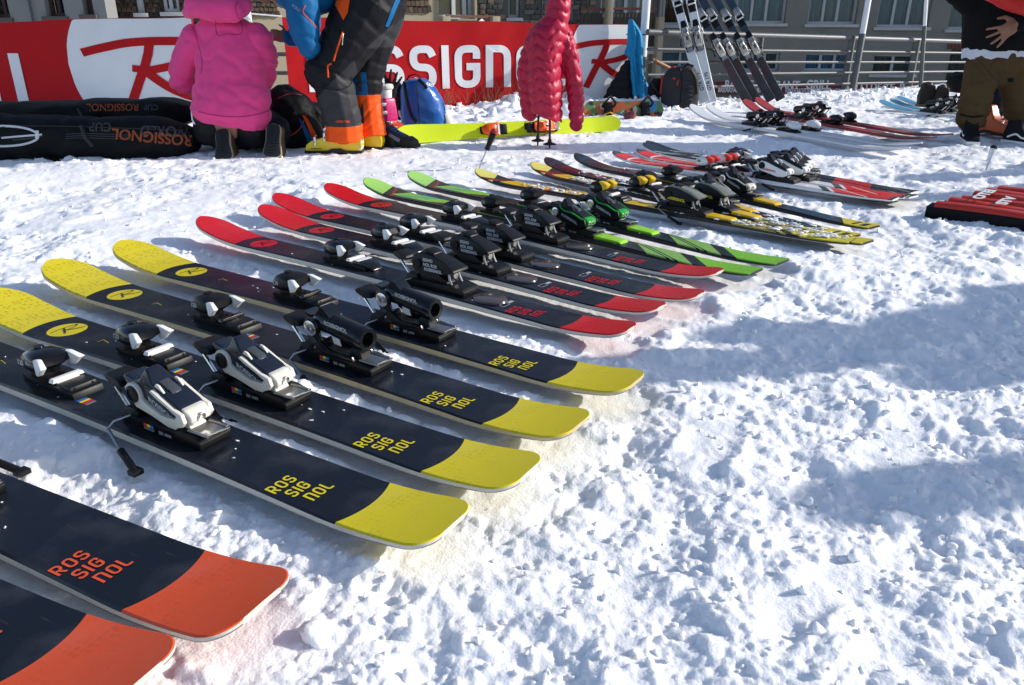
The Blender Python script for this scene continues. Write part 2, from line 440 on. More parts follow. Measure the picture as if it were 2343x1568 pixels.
def build_snow():
    NY, NX = 860, 880
    ys = 0.33 * np.exp(np.linspace(0, math.log(14.5 / 0.33), NY)); ts = np.linspace(-1, 1, NX)
    X = np.outer(ys + 0.75, ts * 0.92); Y = np.repeat(ys[:, None], NX, 1)
    Y = Y + 0.0
    Z = snow_height(X.ravel(), Y.ravel())
    co = np.stack([X.ravel(), Y.ravel(), Z], 1)
    # a small sideways push so lumps overhang a little instead of standing as a pure height field
    co[:, 0] += 0.003 * fbm(co[:, 0] * 40, co[:, 1] * 40, 111, 2); co[:, 1] += 0.003 * fbm(co[:, 0] * 40 + 9, co[:, 1] * 40, 112, 2)
    i = np.arange(NX * NY).reshape(NY, NX)
    q = np.stack([i[:-1, :-1], i[:-1, 1:], i[1:, 1:], i[1:, :-1]], -1).reshape(-1, 4)
    me = bpy.data.meshes.new('snow_ground'); me.vertices.add(len(co)); me.vertices.foreach_set('co', co.ravel())
    me.loops.add(q.size); me.loops.foreach_set('vertex_index', q.ravel()); me.polygons.add(len(q))
    me.polygons.foreach_set('loop_start', np.arange(0, q.size, 4)); me.polygons.foreach_set('loop_total', np.full(len(q), 4))
    me.update(calc_edges=True); me.polygons.foreach_set('use_smooth', np.ones(len(q), bool))
    m = bpy.data.materials.new('trampled_snow'); m.use_nodes = True; g = NG(m); p = g.n['Principled BSDF']
    tc = g.n.new('ShaderNodeTexCoord'); ob = tc.outputs['Object']
    dirt = g.ramp(g.noise(ob, 1.6, 6), 0.60, 0.82); speck = g.ramp(g.noise(ob, 55, 2), 0.735, 0.76)
    c = g.mix(g.ma('MULTIPLY', dirt, 0.35), (0.90, 0.895, 0.90), (0.81, 0.79, 0.77)); c = g.mix(g.ma('MULTIPLY', speck, 0.55), c, (0.30, 0.24, 0.18))
    g.l.new(c, p.inputs['Base Color']); p.inputs['Roughness'].default_value = 0.62; p.inputs['Specular IOR Level'].default_value = 0.35
    p.inputs['Subsurface Weight'].default_value = 0.5; p.inputs['Subsurface Scale'].default_value = 0.012; p.inputs['Subsurface Radius'].default_value = (1.0, 1.0, 1.1)
    b1 = g.n.new('ShaderNodeBump'); b1.inputs['Strength'].default_value = 0.35; b1.inputs['Distance'].default_value = 0.004
    vo = g.n.new('ShaderNodeTexVoronoi'); vo.inputs['Scale'].default_value = 190; g.l.new(ob, vo.inputs[0])
    hh = g.ma('ADD', g.noise(ob, 260, 5), g.ma('MULTIPLY', vo.outputs[0], -0.5)); g.l.new(hh, b1.inputs['Height']); g.l.new(b1.outputs[0], p.inputs['Normal'])
    me.materials.append(m)
    o = link('snow_ground', me); tag(o, 'trampled white snow covering the terrace', 'snow', kind='structure')
    return m
SNOW = build_snow()
# loose clods lying on the snow
def build_clods():
    mb = MB(); base = []
    for s in range(6):
        bm = bmesh.new(); bmesh.ops.create_icosphere(bm, subdivisions=2, radius=1.0); r = random.Random(s)
        off = [Vector((r.uniform(-1, 1), r.uniform(-1, 1), r.uniform(-1, 1))).normalized() for _ in range(14)]
        for v in bm.verts:
            k = 0.62 + sum(max(0, v.co.dot(o)) ** 7 * 0.5 for o in off) + r.uniform(-.035, .035); v.co *= k
        base.append(([v.co.copy() for v in bm.verts], [[v.index for v in f.verts] for f in bm.faces])); bm.free()
    r = random.Random(5); spots = []
    for _ in range(3000):
        y = 0.6 * math.exp(r.random() * math.log(9.0 / 0.6)); x = r.uniform(-1, 1) * (y + 0.5) * 0.95; spots.append((x, y, r.choice((.0022, .003, .003, .004, .004, .005, .006)) * (1 + 0.12 * y)))
    for u, v, s in ((800, 650, .016), (985, 705, .014), (690, 740, .012), (230, 995, .016), (1015, 640, .014), (870, 640, .02), (1690, 605, .012), (870, 880, .02), (720, 1440, .02), (930, 1420, .015), (1850, 1130, .009), (1960, 1260, .011)):
        p = G(u, v); spots.append((p.x, p.y, s))
    for _ in range(360):                       # shovelled blocks on the bank
        x = r.uniform(-0.8, 6.0); y = float(bank_line(np.array([x]))[0]) + r.uniform(0.05, 1.6); spots.append((x, y, r.choice((.012, .015, .02, .03, .045)) * (1 if x < 2 else .6)))
    for k in ('y1', 'y1', 'y2', 'y2', 'y2', 'd1'):        # snow lying on the wet skis
        T, d, L = PLACE[k]; nrm = Vector((-d.y, d.x, 0))
        for _ in range(100):
            a = r.choice((r.uniform(0.08, 0.75), r.uniform(1.0, 1.6))) ; b = r.gauss(0, 0.018); p = T + d * a + nrm * max(-.035, min(.035, b)); spots.append((p.x, p.y, -r.choice((.0025, .003, .004, .005, .007))))
    for k in ('oB', 'yA', 'yB', 'yC', 'yD', 'r1', 'r2', 'r3', 'r4', 'g1', 'g2'):       # stray crumbs on the top sheets
        T, d, L = PLACE[k]; nrm = Vector((-d.y, d.x, 0))
        for _ in range(16): p = T + d * r.uniform(.45, 1.3) + nrm * r.uniform(-.045, .045); spots.append((p.x, p.y, -r.choice((.0008, .001, .0014, .002))))
    X = np.array([s[0] for s in spots]); Y = np.array([s[1] for s in spots]); Z = snow_height(X, Y); PR = ski_press(X, Y)
    for (x, y, s), z, pr in zip(spots, Z, PR):
        if s > 0 and pr > 0.02: continue
        smear = s < 0
        if smear: s = -s * 1.2; z = 0.0388
        vs, fs = base[r.randrange(6)]; rot = Matrix.Rotation(r.uniform(0, 6.28), 3, Vector((r.uniform(-1, 1), r.uniform(-1, 1), 1)).normalized())
        sc = Vector((r.uniform(.8, 1.35), r.uniform(.8, 1.2), r.uniform(.65, 1.0))); c = Vector((x, y, z + s * 0.25))
        if smear: sc = Vector((r.uniform(1.0, 2.0), r.uniform(.8, 1.3), .34)); rot = Matrix.Rotation(r.uniform(-.5, .5) + 2.5, 3, 'Z'); c.z = z + .0005
        mb.add([c + rot @ Vector((v.x * sc.x, v.y * sc.y, v.z * sc.z)) * s for v in vs], fs)
    o = mb.build('snow_clods', SNOW, smooth=179); tag(o, 'loose crumbs and clods of snow scattered over the terrace', 'snow', kind='stuff')
build_clods()

# ================================================================ SKI PARTS
def zones(name, base, zs, rough=0.28, coat=0.25, honey=None, logo=None, drops=0.0, flat=0.0):
    """top sheet print. zone: (where, lo, hi, slant, quad, colour[, vlo, vhi])"""
    if name in _M: return _M[name]
    m = bpy.data.materials.new(name); m.use_nodes = True; _M[name] = m; g = NG(m); p = g.n['Principled BSDF']
    ut, v, vec = g.uv('tail'); up, _, vec2 = g.uv('tip'); v2 = g.ma('MULTIPLY', v, v)
    c = base
    for z in zs:
        co = ut if z[0] == 'tail' else up
        q = g.ma('ADD', g.ma('MULTIPLY', v, z[3]), g.ma('MULTIPLY', v2, -z[4])); q = g.ma('ADD', co, q)
        msk = g.ma('MULTIPLY', g.ma('GREATER_THAN', q, z[1]), g.ma('LESS_THAN', q, z[2]))
        if len(z) > 6: msk = g.ma('MULTIPLY', msk, g.ma('MULTIPLY', g.ma('GREATER_THAN', v, z[6]), g.ma('LESS_THAN', v, z[7])))
        c = g.mix(msk, c, z[5])
    if honey:                                   # embossed honeycomb dots showing through the clear tip
        hc, bands = honey
        mp = g.n.new('ShaderNodeMapping'); mp.inputs['Scale'].default_value = (1, 0.9, 1); g.l.new(vec2, mp.inputs[0])
        vo = g.n.new('ShaderNodeTexVoronoi'); vo.inputs['Scale'].default_value = 78; vo.inputs['Randomness'].default_value = 0.4; g.l.new(mp.outputs[0], vo.inputs[0])
        dot = g.ma('SUBTRACT', 1.0, g.ramp(vo.outputs[0], 0.25, 0.42)); tot = 0.0
        for lo, hi in bands:
            tot = g.ma('ADD', tot, g.ma('MULTIPLY', g.ramp(up, lo, lo + .008), g.ma('SUBTRACT', 1.0, g.ramp(g.ma('SUBTRACT', up, g.ma('MULTIPLY', v2, 6.0)), hi - .012, hi))))
        c = g.mix(g.ma('MULTIPLY', g.ma('MULTIPLY', dot, tot), 0.5), c, hc)
        vo2 = g.n.new('ShaderNodeTexVoronoi'); vo2.inputs['Scale'].default_value = 90; vo2.inputs['Randomness'].default_value = 0.3; g.l.new(vec, vo2.inputs[0])
        d2 = g.ma('MULTIPLY', g.ma('SUBTRACT', 1.0, g.ramp(vo2.outputs[0], 0.3, 0.45)), g.ma('MULTIPLY', g.ramp(ut, .06, .1), g.ma('SUBTRACT', 1.0, g.ramp(ut, .14, .17))))
        c = g.mix(g.ma('MULTIPLY', g.ma('MULTIPLY', d2, g.ramp(g.noise(vec, 22, 2), .45, .6)), 0.22), c, hc)
    if logo:
        lu, lr, lc = logo
        a = g.ma('SUBTRACT', up, lu); rr = g.ma('ADD', g.ma('MULTIPLY', a, a), v2); c = g.mix(g.ma('LESS_THAN', rr, lr * lr), c, lc)
    # fine scratches and dust
    mp = g.n.new('ShaderNodeMapping'); mp.inputs['Scale'].default_value = (12, 260, 1); mp.inputs['Rotation'].default_value = (0, 0, .15); g.l.new(vec, mp.inputs[0])
    sc = g.ramp(g.noise(mp.outputs[0], 1.0, 4), 0.66, 0.80); du = g.noise(vec, 38, 6)
    c = g.mix(g.ma('MULTIPLY', sc, 0.10), c, (0.55, 0.55, 0.56)); c = g.mix(g.ma('MULTIPLY', g.ramp(g.noise(vec, 9, 6), .52, .75), 0.05), c, (0.45, 0.45, 0.47)); g.l.new(c, p.inputs['Base Color'])
    ro = g.ma('ADD', g.ma('MULTIPLY', du, 0.25), rough - 0.12); g.l.new(ro, p.inputs['Roughness']); p.inputs['Coat Weight'].default_value = coat * .2; p.inputs['Coat Roughness'].default_value = 0.12; p.inputs['Specular IOR Level'].default_value = .22
    hgt = g.ma('MULTIPLY', du, 0.2)
    if drops: hgt = g.ma('ADD', hgt, g.ma('MULTIPLY', g.ramp(g.noise(vec, 120, 1), 0.62, 0.72), drops))
    b = g.n.new('ShaderNodeBump'); b.inputs['Strength'].default_value = 0.25; b.inputs['Distance'].default_value = 0.002; g.l.new(hgt, b.inputs['Height']); g.l.new(b.outputs[0], p.inputs['Normal'])
    return m

class Board:
    def __init__(s, L, wt, ww, wp, tip_rise=.05, tail_rise=.022, thick=.0215, tip_rr=.11, tail_rr=.022, tip_from=.36, tail_from=.22, pw=2.0):
        s.__dict__.update(locals())
    def width(s, u):
        a = u / s.L
        if a < .47: w = s.ww + (s.wt - s.ww) * ((.47 - a) / .47) ** 1.8
        else: w = s.ww + (s.wp - s.ww) * min(1, (a - .47) / .42) ** 1.8 - max(0, a - .9) * 0.12
        d = s.L - u
        if d < s.tip_rr: w *= max(0.0, 1 - (1 - d / s.tip_rr) ** s.pw) ** (1 / s.pw)
        if u < s.tail_rr:
            k = s.tail_rr; w -= 2 * (k - math.sqrt(max(0, k * k - (k - u) ** 2))) * (1.0 if k < .05 else w / (2 * k))
        return max(w, 0.004)
    def base(s, u):
        z = 0.0; d = s.L - u
        if d < s.tip_from: z += s.tip_rise * ((s.tip_from - d) / s.tip_from) ** 2.1
        if u < s.tail_from: z += s.tail_rise * ((s.tail_from - u) / s.tail_from) ** 2
        return z
    def th(s, u):
        a = u / s.L; return 0.0075 + (s.thick - 0.0075) * max(0, math.sin(math.pi * min(max((a + .02) / 1.04, 0), 1))) ** 0.8
    def top(s, u, v, e=0.0): return Vector((u, v, s.base(u) + s.th(u) + e))
    def mesh(s, name, mats, n=70):
        L = s.L; us = [0, .001, .003, .006, .011, .018, .026] + [.04 + (L - .18) * k / n for k in range(n)] + [L - .14 + .14 * (1 - (1 - k / 14) ** 1.8) for k in range(15)]
        V = []; F = []; MI = []; UV = []
        for u in us:
            w = s.width(u) / 2; z = s.base(u); t = s.th(u); b = min(.003, w * .4)
            for (y, q) in ((-w, 0), (-w, .0022), (-w, t * .74), (-w + b, t), (0, t + .0004), (w - b, t), (w, t * .74), (w, .0022), (w, 0), (0, 0)): V.append((u, y, z + q)); UV.append((u, y))
        N = 10; mi = [3, 1, 0, 0, 0, 0, 1, 3, 2, 2]
        for i in range(len(us) - 1):
            for j in range(N):
                k = (j + 1) % N; F.append((i * N + j, (i + 1) * N + j, (i + 1) * N + k, i * N + k)); MI.append(mi[j])
        F.append(tuple(range(N))); MI.append(1); F.append(tuple((len(us) - 1) * N + j for j in range(N - 1, -1, -1))); MI.append(1)
        me = bpy.data.meshes.new(name); me.from_pydata(V, [], F)
        for m in mats: me.materials.append(m)
        me.polygons.foreach_set('material_index', MI)
        a = me.uv_layers.new(name='tail'); b = me.uv_layers.new(name='tip'); ix = [l.vertex_index for l in me.loops]
        a.data.foreach_set('uv', np.array([UV[i] for i in ix]).ravel()); b.data.foreach_set('uv', np.array([(L - UV[i][0], UV[i][1]) for i in ix]).ravel())
        me.polygons.foreach_set('use_smooth', [True] * len(F)); me.set_sharp_from_angle(angle=R(28)); me.update()
        return me

def leaf(pts): return pts
_BC = {}
def toe_parts(st):
    """list of (name, mesh, [(sub name, mesh)...]); x points to the ski tip, z=0 is the top sheet"""
    key = ('toe', st['id'])
    if key in _BC: return _BC[key]
    H, Wg, A, P = st['toe'], st.get('wing'), st['afd'], st.get('plate', BLACK)
    out = []
    def nar(p): k = 1 - .35 * max(0, (p.x - .05) / .05) - .12 * max(0, (-p.x - .06) / .05); return (p.x, p.y * k, p.z)
    b = MB().prism([(-.105, 0), (.088, 0), (.104, .004), (.099, .012), (.05, .015), (.01, .016), (-.05, .018), (-.1, .013)], -.038, .038, fn=nar)
    b.box((.05, 0, .022), (.04, .044, .02)); b.box((-.065, 0, .018), (.05, .062, .008), taper=.9)
    for sx, sy in ((.01, .018), (.01, -.018), (-.085, .02), (-.085, -.02)): b.cyl((sx, sy, .014), (sx, sy, .0205), .005, 8)
    subs = []
    h = MB(); rings = []
    for x, hw, zb, zt in ((.100, .012, .034, .048), (.096, .021, .026, .056), (.084, .030, .022, .065), (.062, .037, .021, .073), (.040, .040, .024, .075), (.022, .0405, .031, .074), (.008, .040, .040, .070), (.0, .037, .046, .066)):
        ring = []; zc = (zb + zt) / 2; hh = (zt - zb) / 2
        for k in range(16):
            a = 2 * math.pi * k / 16; c, q = math.cos(a), math.sin(a)
            ring.append((x, hw * math.copysign(abs(c) ** .72, c), zc + hh * math.copysign(abs(q) ** .8, q)))
        rings.append(ring)
    h.loft(rings); h.cyl((.055, 0, .07), (.055, 0, .0765), .011, 14)
    subs.append(('toe_housing', h.mesh('toe_housing', H, smooth=50)))
    if Wg:
        for sy in (-1, 1):
            w = MB().prism([(.016, .066), (-.002, .068), (-.030, .056), (-.018, .047), (-.004, .034), (.006, .033), (.012, .05)], sy * .029, sy * .041, fn=lambda p: (p.x, p.y * (1 + .25 * max(0, -p.x / .03)) - (.004 if p.y > 0 else -.004) * (p.z - .05) / .03, p.z))
            subs.append(('toe_wing', w.mesh('toe_wing', Wg, bevel=.0028, smooth=60)))
    a = MB().box((-.03, 0, .0255), (.017, .072, .008), taper=.88).box((-.03, 0, .019), (.012, .05, .008))
    subs.append(('sole_pad', a.mesh('sole_pad', A, bevel=.002)))
    if st.get('stripe'):
        r = MB().prism([(-.045, .012), (-.05, .027), (-.075, .027), (-.12, .016), (-.13, .006), (-.13, 0), (-.045, 0)], -.033, .033, fn=lambda p: (p.x, p.y * (1 - .4 * max(0, (-p.x - .08) / .05)), p.z))
        subs.append(('rear_cover', r.mesh('rear_cover', GLOSS, bevel=.004)))
        t = MB().box((-.066, 0, .0275), (.016, .06, .0016), rot=Matrix.Rotation(.0, 3, 'Y')); subs.append(('stripe', t.mesh('stripe', A)))
    if st.get('claw'):
        c = MB()
        for sy in (-1, 1): c.prism([(.03, .078), (.004, .077), (-.018, .066), (-.01, .05), (.006, .04), (.012, .06)], sy * .012, sy * .042)
        subs.append(('claw', c.mesh('claw', st['claw'], bevel=.003)))
    out.append(('toe_binding', b.mesh('toe_binding', P, bevel=.0022), subs))
    _BC[key] = out; return out

def ring_prof(cx, cz, r, n=10, a0=0, a1=360): return [(cx + r * math.cos(R(a0 + (a1 - a0) * k / n)), cz + r * math.sin(R(a0 + (a1 - a0) * k / n))) for k in range(n + 1)]
def heel_parts(st):
    key = ('heel', st['id'])
    if key in _BC: return _BC[key]
    kind = st['heel']; out = []; subs = []
    P = st.get('plate', BLACK)
    def nar(p): k = 1 - .25 * max(0, (p.x - .06) / .05) - .12 * max(0, (-p.x - .09) / .04); return (p.x, p.y * k, p.z)
    b = MB().prism([(-.132, 0), (.10, 0), (.112, .005), (.10, .012), (.06, .02), (.0, .024), (-.09, .024), (-.125, .020), (-.134, .012)], -.041, .041, fn=nar)
    b.box((.075, 0, .022), (.05, .062, .018), taper=.85); b.cyl((.055, -.033, .026), (.055, .033, .026), .009, 10)
    # brake pedal on two struts
    pd = MB().prism([(.09, .070), (.098, .083), (.14, .088), (.158, .082), (.156, .073), (.12, .066)], -.030, .030, fn=lambda p: (p.x, p.y * (1 - 1.2 * max(0, p.x - .13) / .1), p.z))
    subs.append(('brake_pedal', pd.mesh('brake_pedal', BLACK, bevel=.004, smooth=50)))
    for sy in (-1, 1):
        q = MB().tube([(.135, sy * .018, .072), (.085, sy * .022, .022)], .0042, 8); subs.append(('strut', q.mesh('strut', STEEL)))
    # adjustment plate at the rear
    if kind in ('frame', 'barrel'):
        f = MB().tube([(-.09, -.024, .026), (-.142, -.024, .026), (-.142, .024, .026), (-.09, .024, .026)], .0032, 8); f.box((-.112, 0, .0245), (.05, .04, .002))
        subs.append(('track_plate', f.mesh('track_plate', DULL)))
        k = MB()
        cm = [mat('sticker_red', (.6, .02, .05), .5), mat('sticker_yellow', (.75, .55, .02), .5), mat('sticker_blue', (.01, .15, .5), .5), mat('sticker_grey', (.16, .165, .17), .5)]
        for i in range(3):
            k.box((.015 - i * .010, .0413, .0165), (.0085, .0012, .006), i); k.box((.015 - i * .010, .0415, .0095), (.0085, .0012, .004), 3)
        k.box((-.03, .0414, .011), (.012, .0012, .007), 3); k.box((-.05, .0414, .011), (.018, .0012, .006), 3)
        subs.append(('setting_sticker', k.mesh('setting_sticker', cm)))
    if kind in ('frame', 'wedge'):
        Bd, Fr, Pv = st['body'], st['frame'], st.get('pivot', BLACK)
        prof = [(.088, .094), (.082, .101), (.055, .096), (.038, .099), (.026, .122), (.017, .118), (.002, .100), (-.03, .087), (-.07, .070), (-.084, .058), (-.076, .040), (-.03, .046), (.02, .056), (.055, .066), (.07, .082)]
        h = MB().prism(prof, -.027, .027, fn=lambda p: (p.x, p.y * (1 - .45 * max(0, (p.z - .09)) / .03), p.z))
        subs.append(('heel_housing', h.mesh('heel_housing', Bd, bevel=.005, smooth=50, seg=3)))
        for sy in (-1, 1):
            if kind == 'frame': pr = ring_prof(.048, .07, .023, 8, 10, 190) + [(.012, .058), (-.03, .044), (-.068, .046), (-.074, .054), (-.05, .066), (-.02, .078), (-.004, .088), (-.010, .092), (-.03, .082), (-.066, .066), (-.088, .060), (-.094, .044), (-.086, .034), (-.072, .03), (-.066, .024), (-.045, .024), (.0, .036), (.045, .044)]
            else: pr = [(.066, .05), (.072, .074), (.055, .092), (.03, .09), (-.03, .07), (-.088, .052), (-.09, .034), (-.07, .026), (-.04, .024), (.0, .034), (.04, .042)]
            w = MB().prism(pr, sy * .026, sy * .0345); subs.append(('side_frame', w.mesh('side_frame', Fr, bevel=.0018, smooth=40)))
            d = MB().lathe((.048, 0, .07), [(.0175, sy * .034), (.0175, sy * .037), (.012, sy * .0385), (.012, sy * .0365), (.0, sy * .0365)], 16, axis='y'); subs.append(('pivot_disc', d.mesh('pivot_disc', Pv)))
        n = MB().prism([(-.066, .066), (-.086, .064), (-.100, .052), (-.100, .04), (-.088, .034), (-.072, .038)], -.024, .024, fn=lambda p: (p.x, p.y * (1 - 3.5 * max(0, -.086 - p.x)), p.z)); subs.append(('nose', n.mesh('nose', Fr, bevel=.004, smooth=60)))
        s_ = MB().lathe((-.098, 0, .047), [(.009, -.001), (.009, -.004), (.005, -.0045), (.005, -.001), (0, -.001)], 12, axis='x'); subs.append(('screw', s_.mesh('screw', STEEL)))
        ft = MB().prism([(-.045, .018), (-.05, .034), (-.082, .034), (-.09, .024), (-.086, .018)], -.018, .018); subs.append(('foot', ft.mesh('foot', st.get('foot', Fr), bevel=.002)))
        g = MB().prism([(.0, .0955), (-.004, .1005), (-.036, .0885), (-.042, .081)], -.011, .011); subs.append(('indicator_window', g.mesh('indicator_window', mat('smoky_window', (.045, .05, .058), .15, coat=.2), bevel=.003)))
        for sy in (-1, 1):
            e = MB().prism([(-.006, .094), (-.012, .1005), (-.02, .099), (-.03, .089), (-.034, .083)], sy * .019, sy * .0235); subs.append(('rim_stripe', e.mesh('rim_stripe', Fr, bevel=.001)))
        hc = MB().prism([(.01, .02), (.02, .055), (-.03, .05), (-.06, .03), (-.06, .02)], -.02, .02); subs.append(('heel_core', hc.mesh('heel_core', BLACK)))
    elif kind == 'barrel':
        a = MB(); rings = []
        for x, z, r in ((.06, .084, .018), (.05, .088, .024), (.02, .088, .026), (-.03, .080, .0255), (-.075, .072, .027), (-.092, .069, .028), (-.097, .068, .026)):
            rings.append([(x, r * 1.1 * math.cos(t * math.pi / 8), z + r * math.sin(t * math.pi / 8)) for t in range(16)])
        for rr, x in ((.018, -.096), (.017, -.07)): rings.append([(x, rr * math.cos(t * math.pi / 8), .0685 + rr * math.sin(t * math.pi / 8)) for t in range(16)])
        a.loft(rings); a.prism([(.085, .108), (.06, .104), (.04, .108), (.03, .128), (.02, .126), (.0, .108), (.0, .095), (.05, .09)], -.02, .02)
        subs.append(('heel_housing', a.mesh('heel_housing', GLOSS, smooth=45)))
        for sy in (-1, 1):
            w = MB().prism(ring_prof(.048, .078, .024, 9, 0, 200) + [(.02, .05), (-.01, .034), (-.075, .034), (-.082, .02), (-.06, .018), (.01, .02), (.05, .04)], sy * .026, sy * .036); subs.append(('side_arm', w.mesh('side_arm', GLOSS, bevel=.002)))
            d = MB().lathe((.048, 0, .078), [(.0185, sy * .035), (.0185, sy * .0385), (.0165, sy * .0395), (.0, sy * .0395)], 18, axis='y'); d.lathe((.048, 0, .078), [(.006, sy * .039), (.006, sy * .0415), (0, sy * .0415)], 10, axis='y'); subs.append(('pivot_disc', d.mesh('pivot_disc', STEEL)))
        w = MB().prism([(-.035, .066), (-.012, .070), (-.018, .052), (-.04, .05)], .0265, .0295); subs.append(('indicator_window', w.mesh('indicator_window', mat('pale_window', (.55, .55, .52), .3), bevel=.001)))
        f = MB().prism([(-.05, .02), (-.055, .046), (-.085, .046), (-.09, .02)], -.016, .016); subs.append(('foot', f.mesh('foot', DKGREY, bevel=.003)))
    elif kind == 'block':
        Bd = st['body']
        prof = [(.060, .048), (.072, .074), (.066, .092), (.04, .104), (.0, .101), (-.05, .088), (-.092, .070), (-.096, .062), (-.06, .052), (-.02, .046), (.03, .042)]
        h = MB().prism(prof, -.034, .034, fn=lambda p: (p.x, p.y * (1 - .30 * max(0, (p.z - .07)) / .035), p.z)); h.prism([(.02, .10), (.03, .112), (.015, .113), (-.01, .105), (-.01, .098)], -.02, .02)
        subs.append(('heel_housing', h.mesh('heel_housing', Bd, bevel=.005, smooth=50)))
        if st.get('cover'):
            cv = MB().prism([(.066, .094), (.04, .108), (.0, .105), (-.05, .092), (-.102, .070), (-.092, .066), (-.05, .083), (.0, .097), (.04, .10)], -.0355, .0355, fn=lambda p: (p.x, p.y * (1 - .30 * max(0, (p.z - .07)) / .035), p.z)); subs.append(('clear_cover', cv.mesh('clear_cover', st['cover'], bevel=.0015)))
        for sy in (-1, 1):
            d = MB().lathe((.045, 0, .07), [(.014, sy * .033), (.014, sy * .0365), (.0, sy * .037)], 16, axis='y'); subs.append(('pivot_disc', d.mesh('pivot_disc', BLACK)))
            q = MB().tube([(-.066, sy * .02, .056), (-.07, sy * .023, .036), (-.082, sy * .023, .016)], .0035, 6); subs.append(('rear_link', q.mesh('rear_link', DULL)))
        f = MB().prism([(.05, .02), (.04, .046), (-.03, .046), (-.06, .03), (-.066, .02)], -.026, .026); f.cyl((-.078, -.024, .02), (-.078, .024, .02), .004, 8)
        subs.append(('foot', f.mesh('foot', BLACK, bevel=.003)))
        sc = MB().lathe((-.072, 0, .046), [(.010, 0), (.010, -.004), (.0, -.0045)], 12, axis='x'); subs.append(('screw', sc.mesh('screw', DULL)))
    out.append(('heel_binding', b.mesh('heel_binding', P, bevel=.0022), subs))
    for sy in (-1, 1):
        wire = MB().tube([(.072, sy * .028, .018), (.080, sy * .054, .016), (.080, sy * .066, .006), (.02, sy * .080, -.020)], .003, 8)
        sl = MB().tube([(.026, sy * .079, -.017), (-.035, sy * .092, -.036)], .0065, 8); sl.box((-.036, sy * .092, -.036), (.02, .018, .010))
        out.append(('brake_arm', wire.mesh('brake_arm', DULL), [('brake_tip', sl.mesh('brake_tip', BLACK, bevel=.001))]))
    _BC[key] = out; return out

def put_binding(parts, root, x, z, w):
    for name, me, subs in parts:
        o = link(name, me, root, (x, 0, z))
        if name == 'brake_arm': o.scale = (1, w / 0.108, 1)
        for n2, m2 in subs: link(n2, m2, o)
def side_text(root, s, x, z, size, m, y=.0352, dx=0.0, slope=0.0, name='lettering'):
    """print on the side that faces the camera (+y of the ski)"""
    vf = text_mesh(s, size, 0.0006, 'LEFT')
    return decal(name, vf, lambda a, b: (x - a, y, z + b + slope * a), m, root)

# ================================================================ SKIS: build
YEL, ORG, RED_, GRN = (.64, .52, .012), (.66, .078, .020), (.56, .008, .012), (.20, .52, .03)
INK = (.0065, .008, .014)
SIDE_C = mat('cream_sidewall', (.56, .53, .46), .5, var=.12, scale=30)
SIDE_T = mat('tan_sidewall', (.52, .41, .22), .5, var=.12, scale=30)
SIDE_K = mat('black_sidewall', (.015, .015, .016), .35)
EDGE = mat('steel_edge', (.30, .29, .28), .4, metal=1, var=.3, scale=80)
def base_m(n, c):
    if n in ('orange', 'yellow', 'red'): return zones('base_' + n, (.012, .012, .013), [('tail', -1, .14, 0, 0, tuple(k * .6 for k in c)), ('tip', -1, .26, 0, 0, tuple(k * .6 for k in c))], rough=.4, coat=0)
    return mat('base_' + n, c, .4, var=.08)
def rock(name, acc, fade=None, drops=0, lu=.372, lr=.047):
    zs = [('tail', -1, .165, 0, 3.5, acc), ('tip', -1, .28, 0, 3.5, acc)]
    hc = tuple(k * .35 for k in acc)
    return zones(name, INK, zs, rough=.30, honey=(hc, [(.03, .075), (.095, .165), (.185, .255)]) if name != 'top_red' else None, logo=(lu, lr, acc), drops=drops)
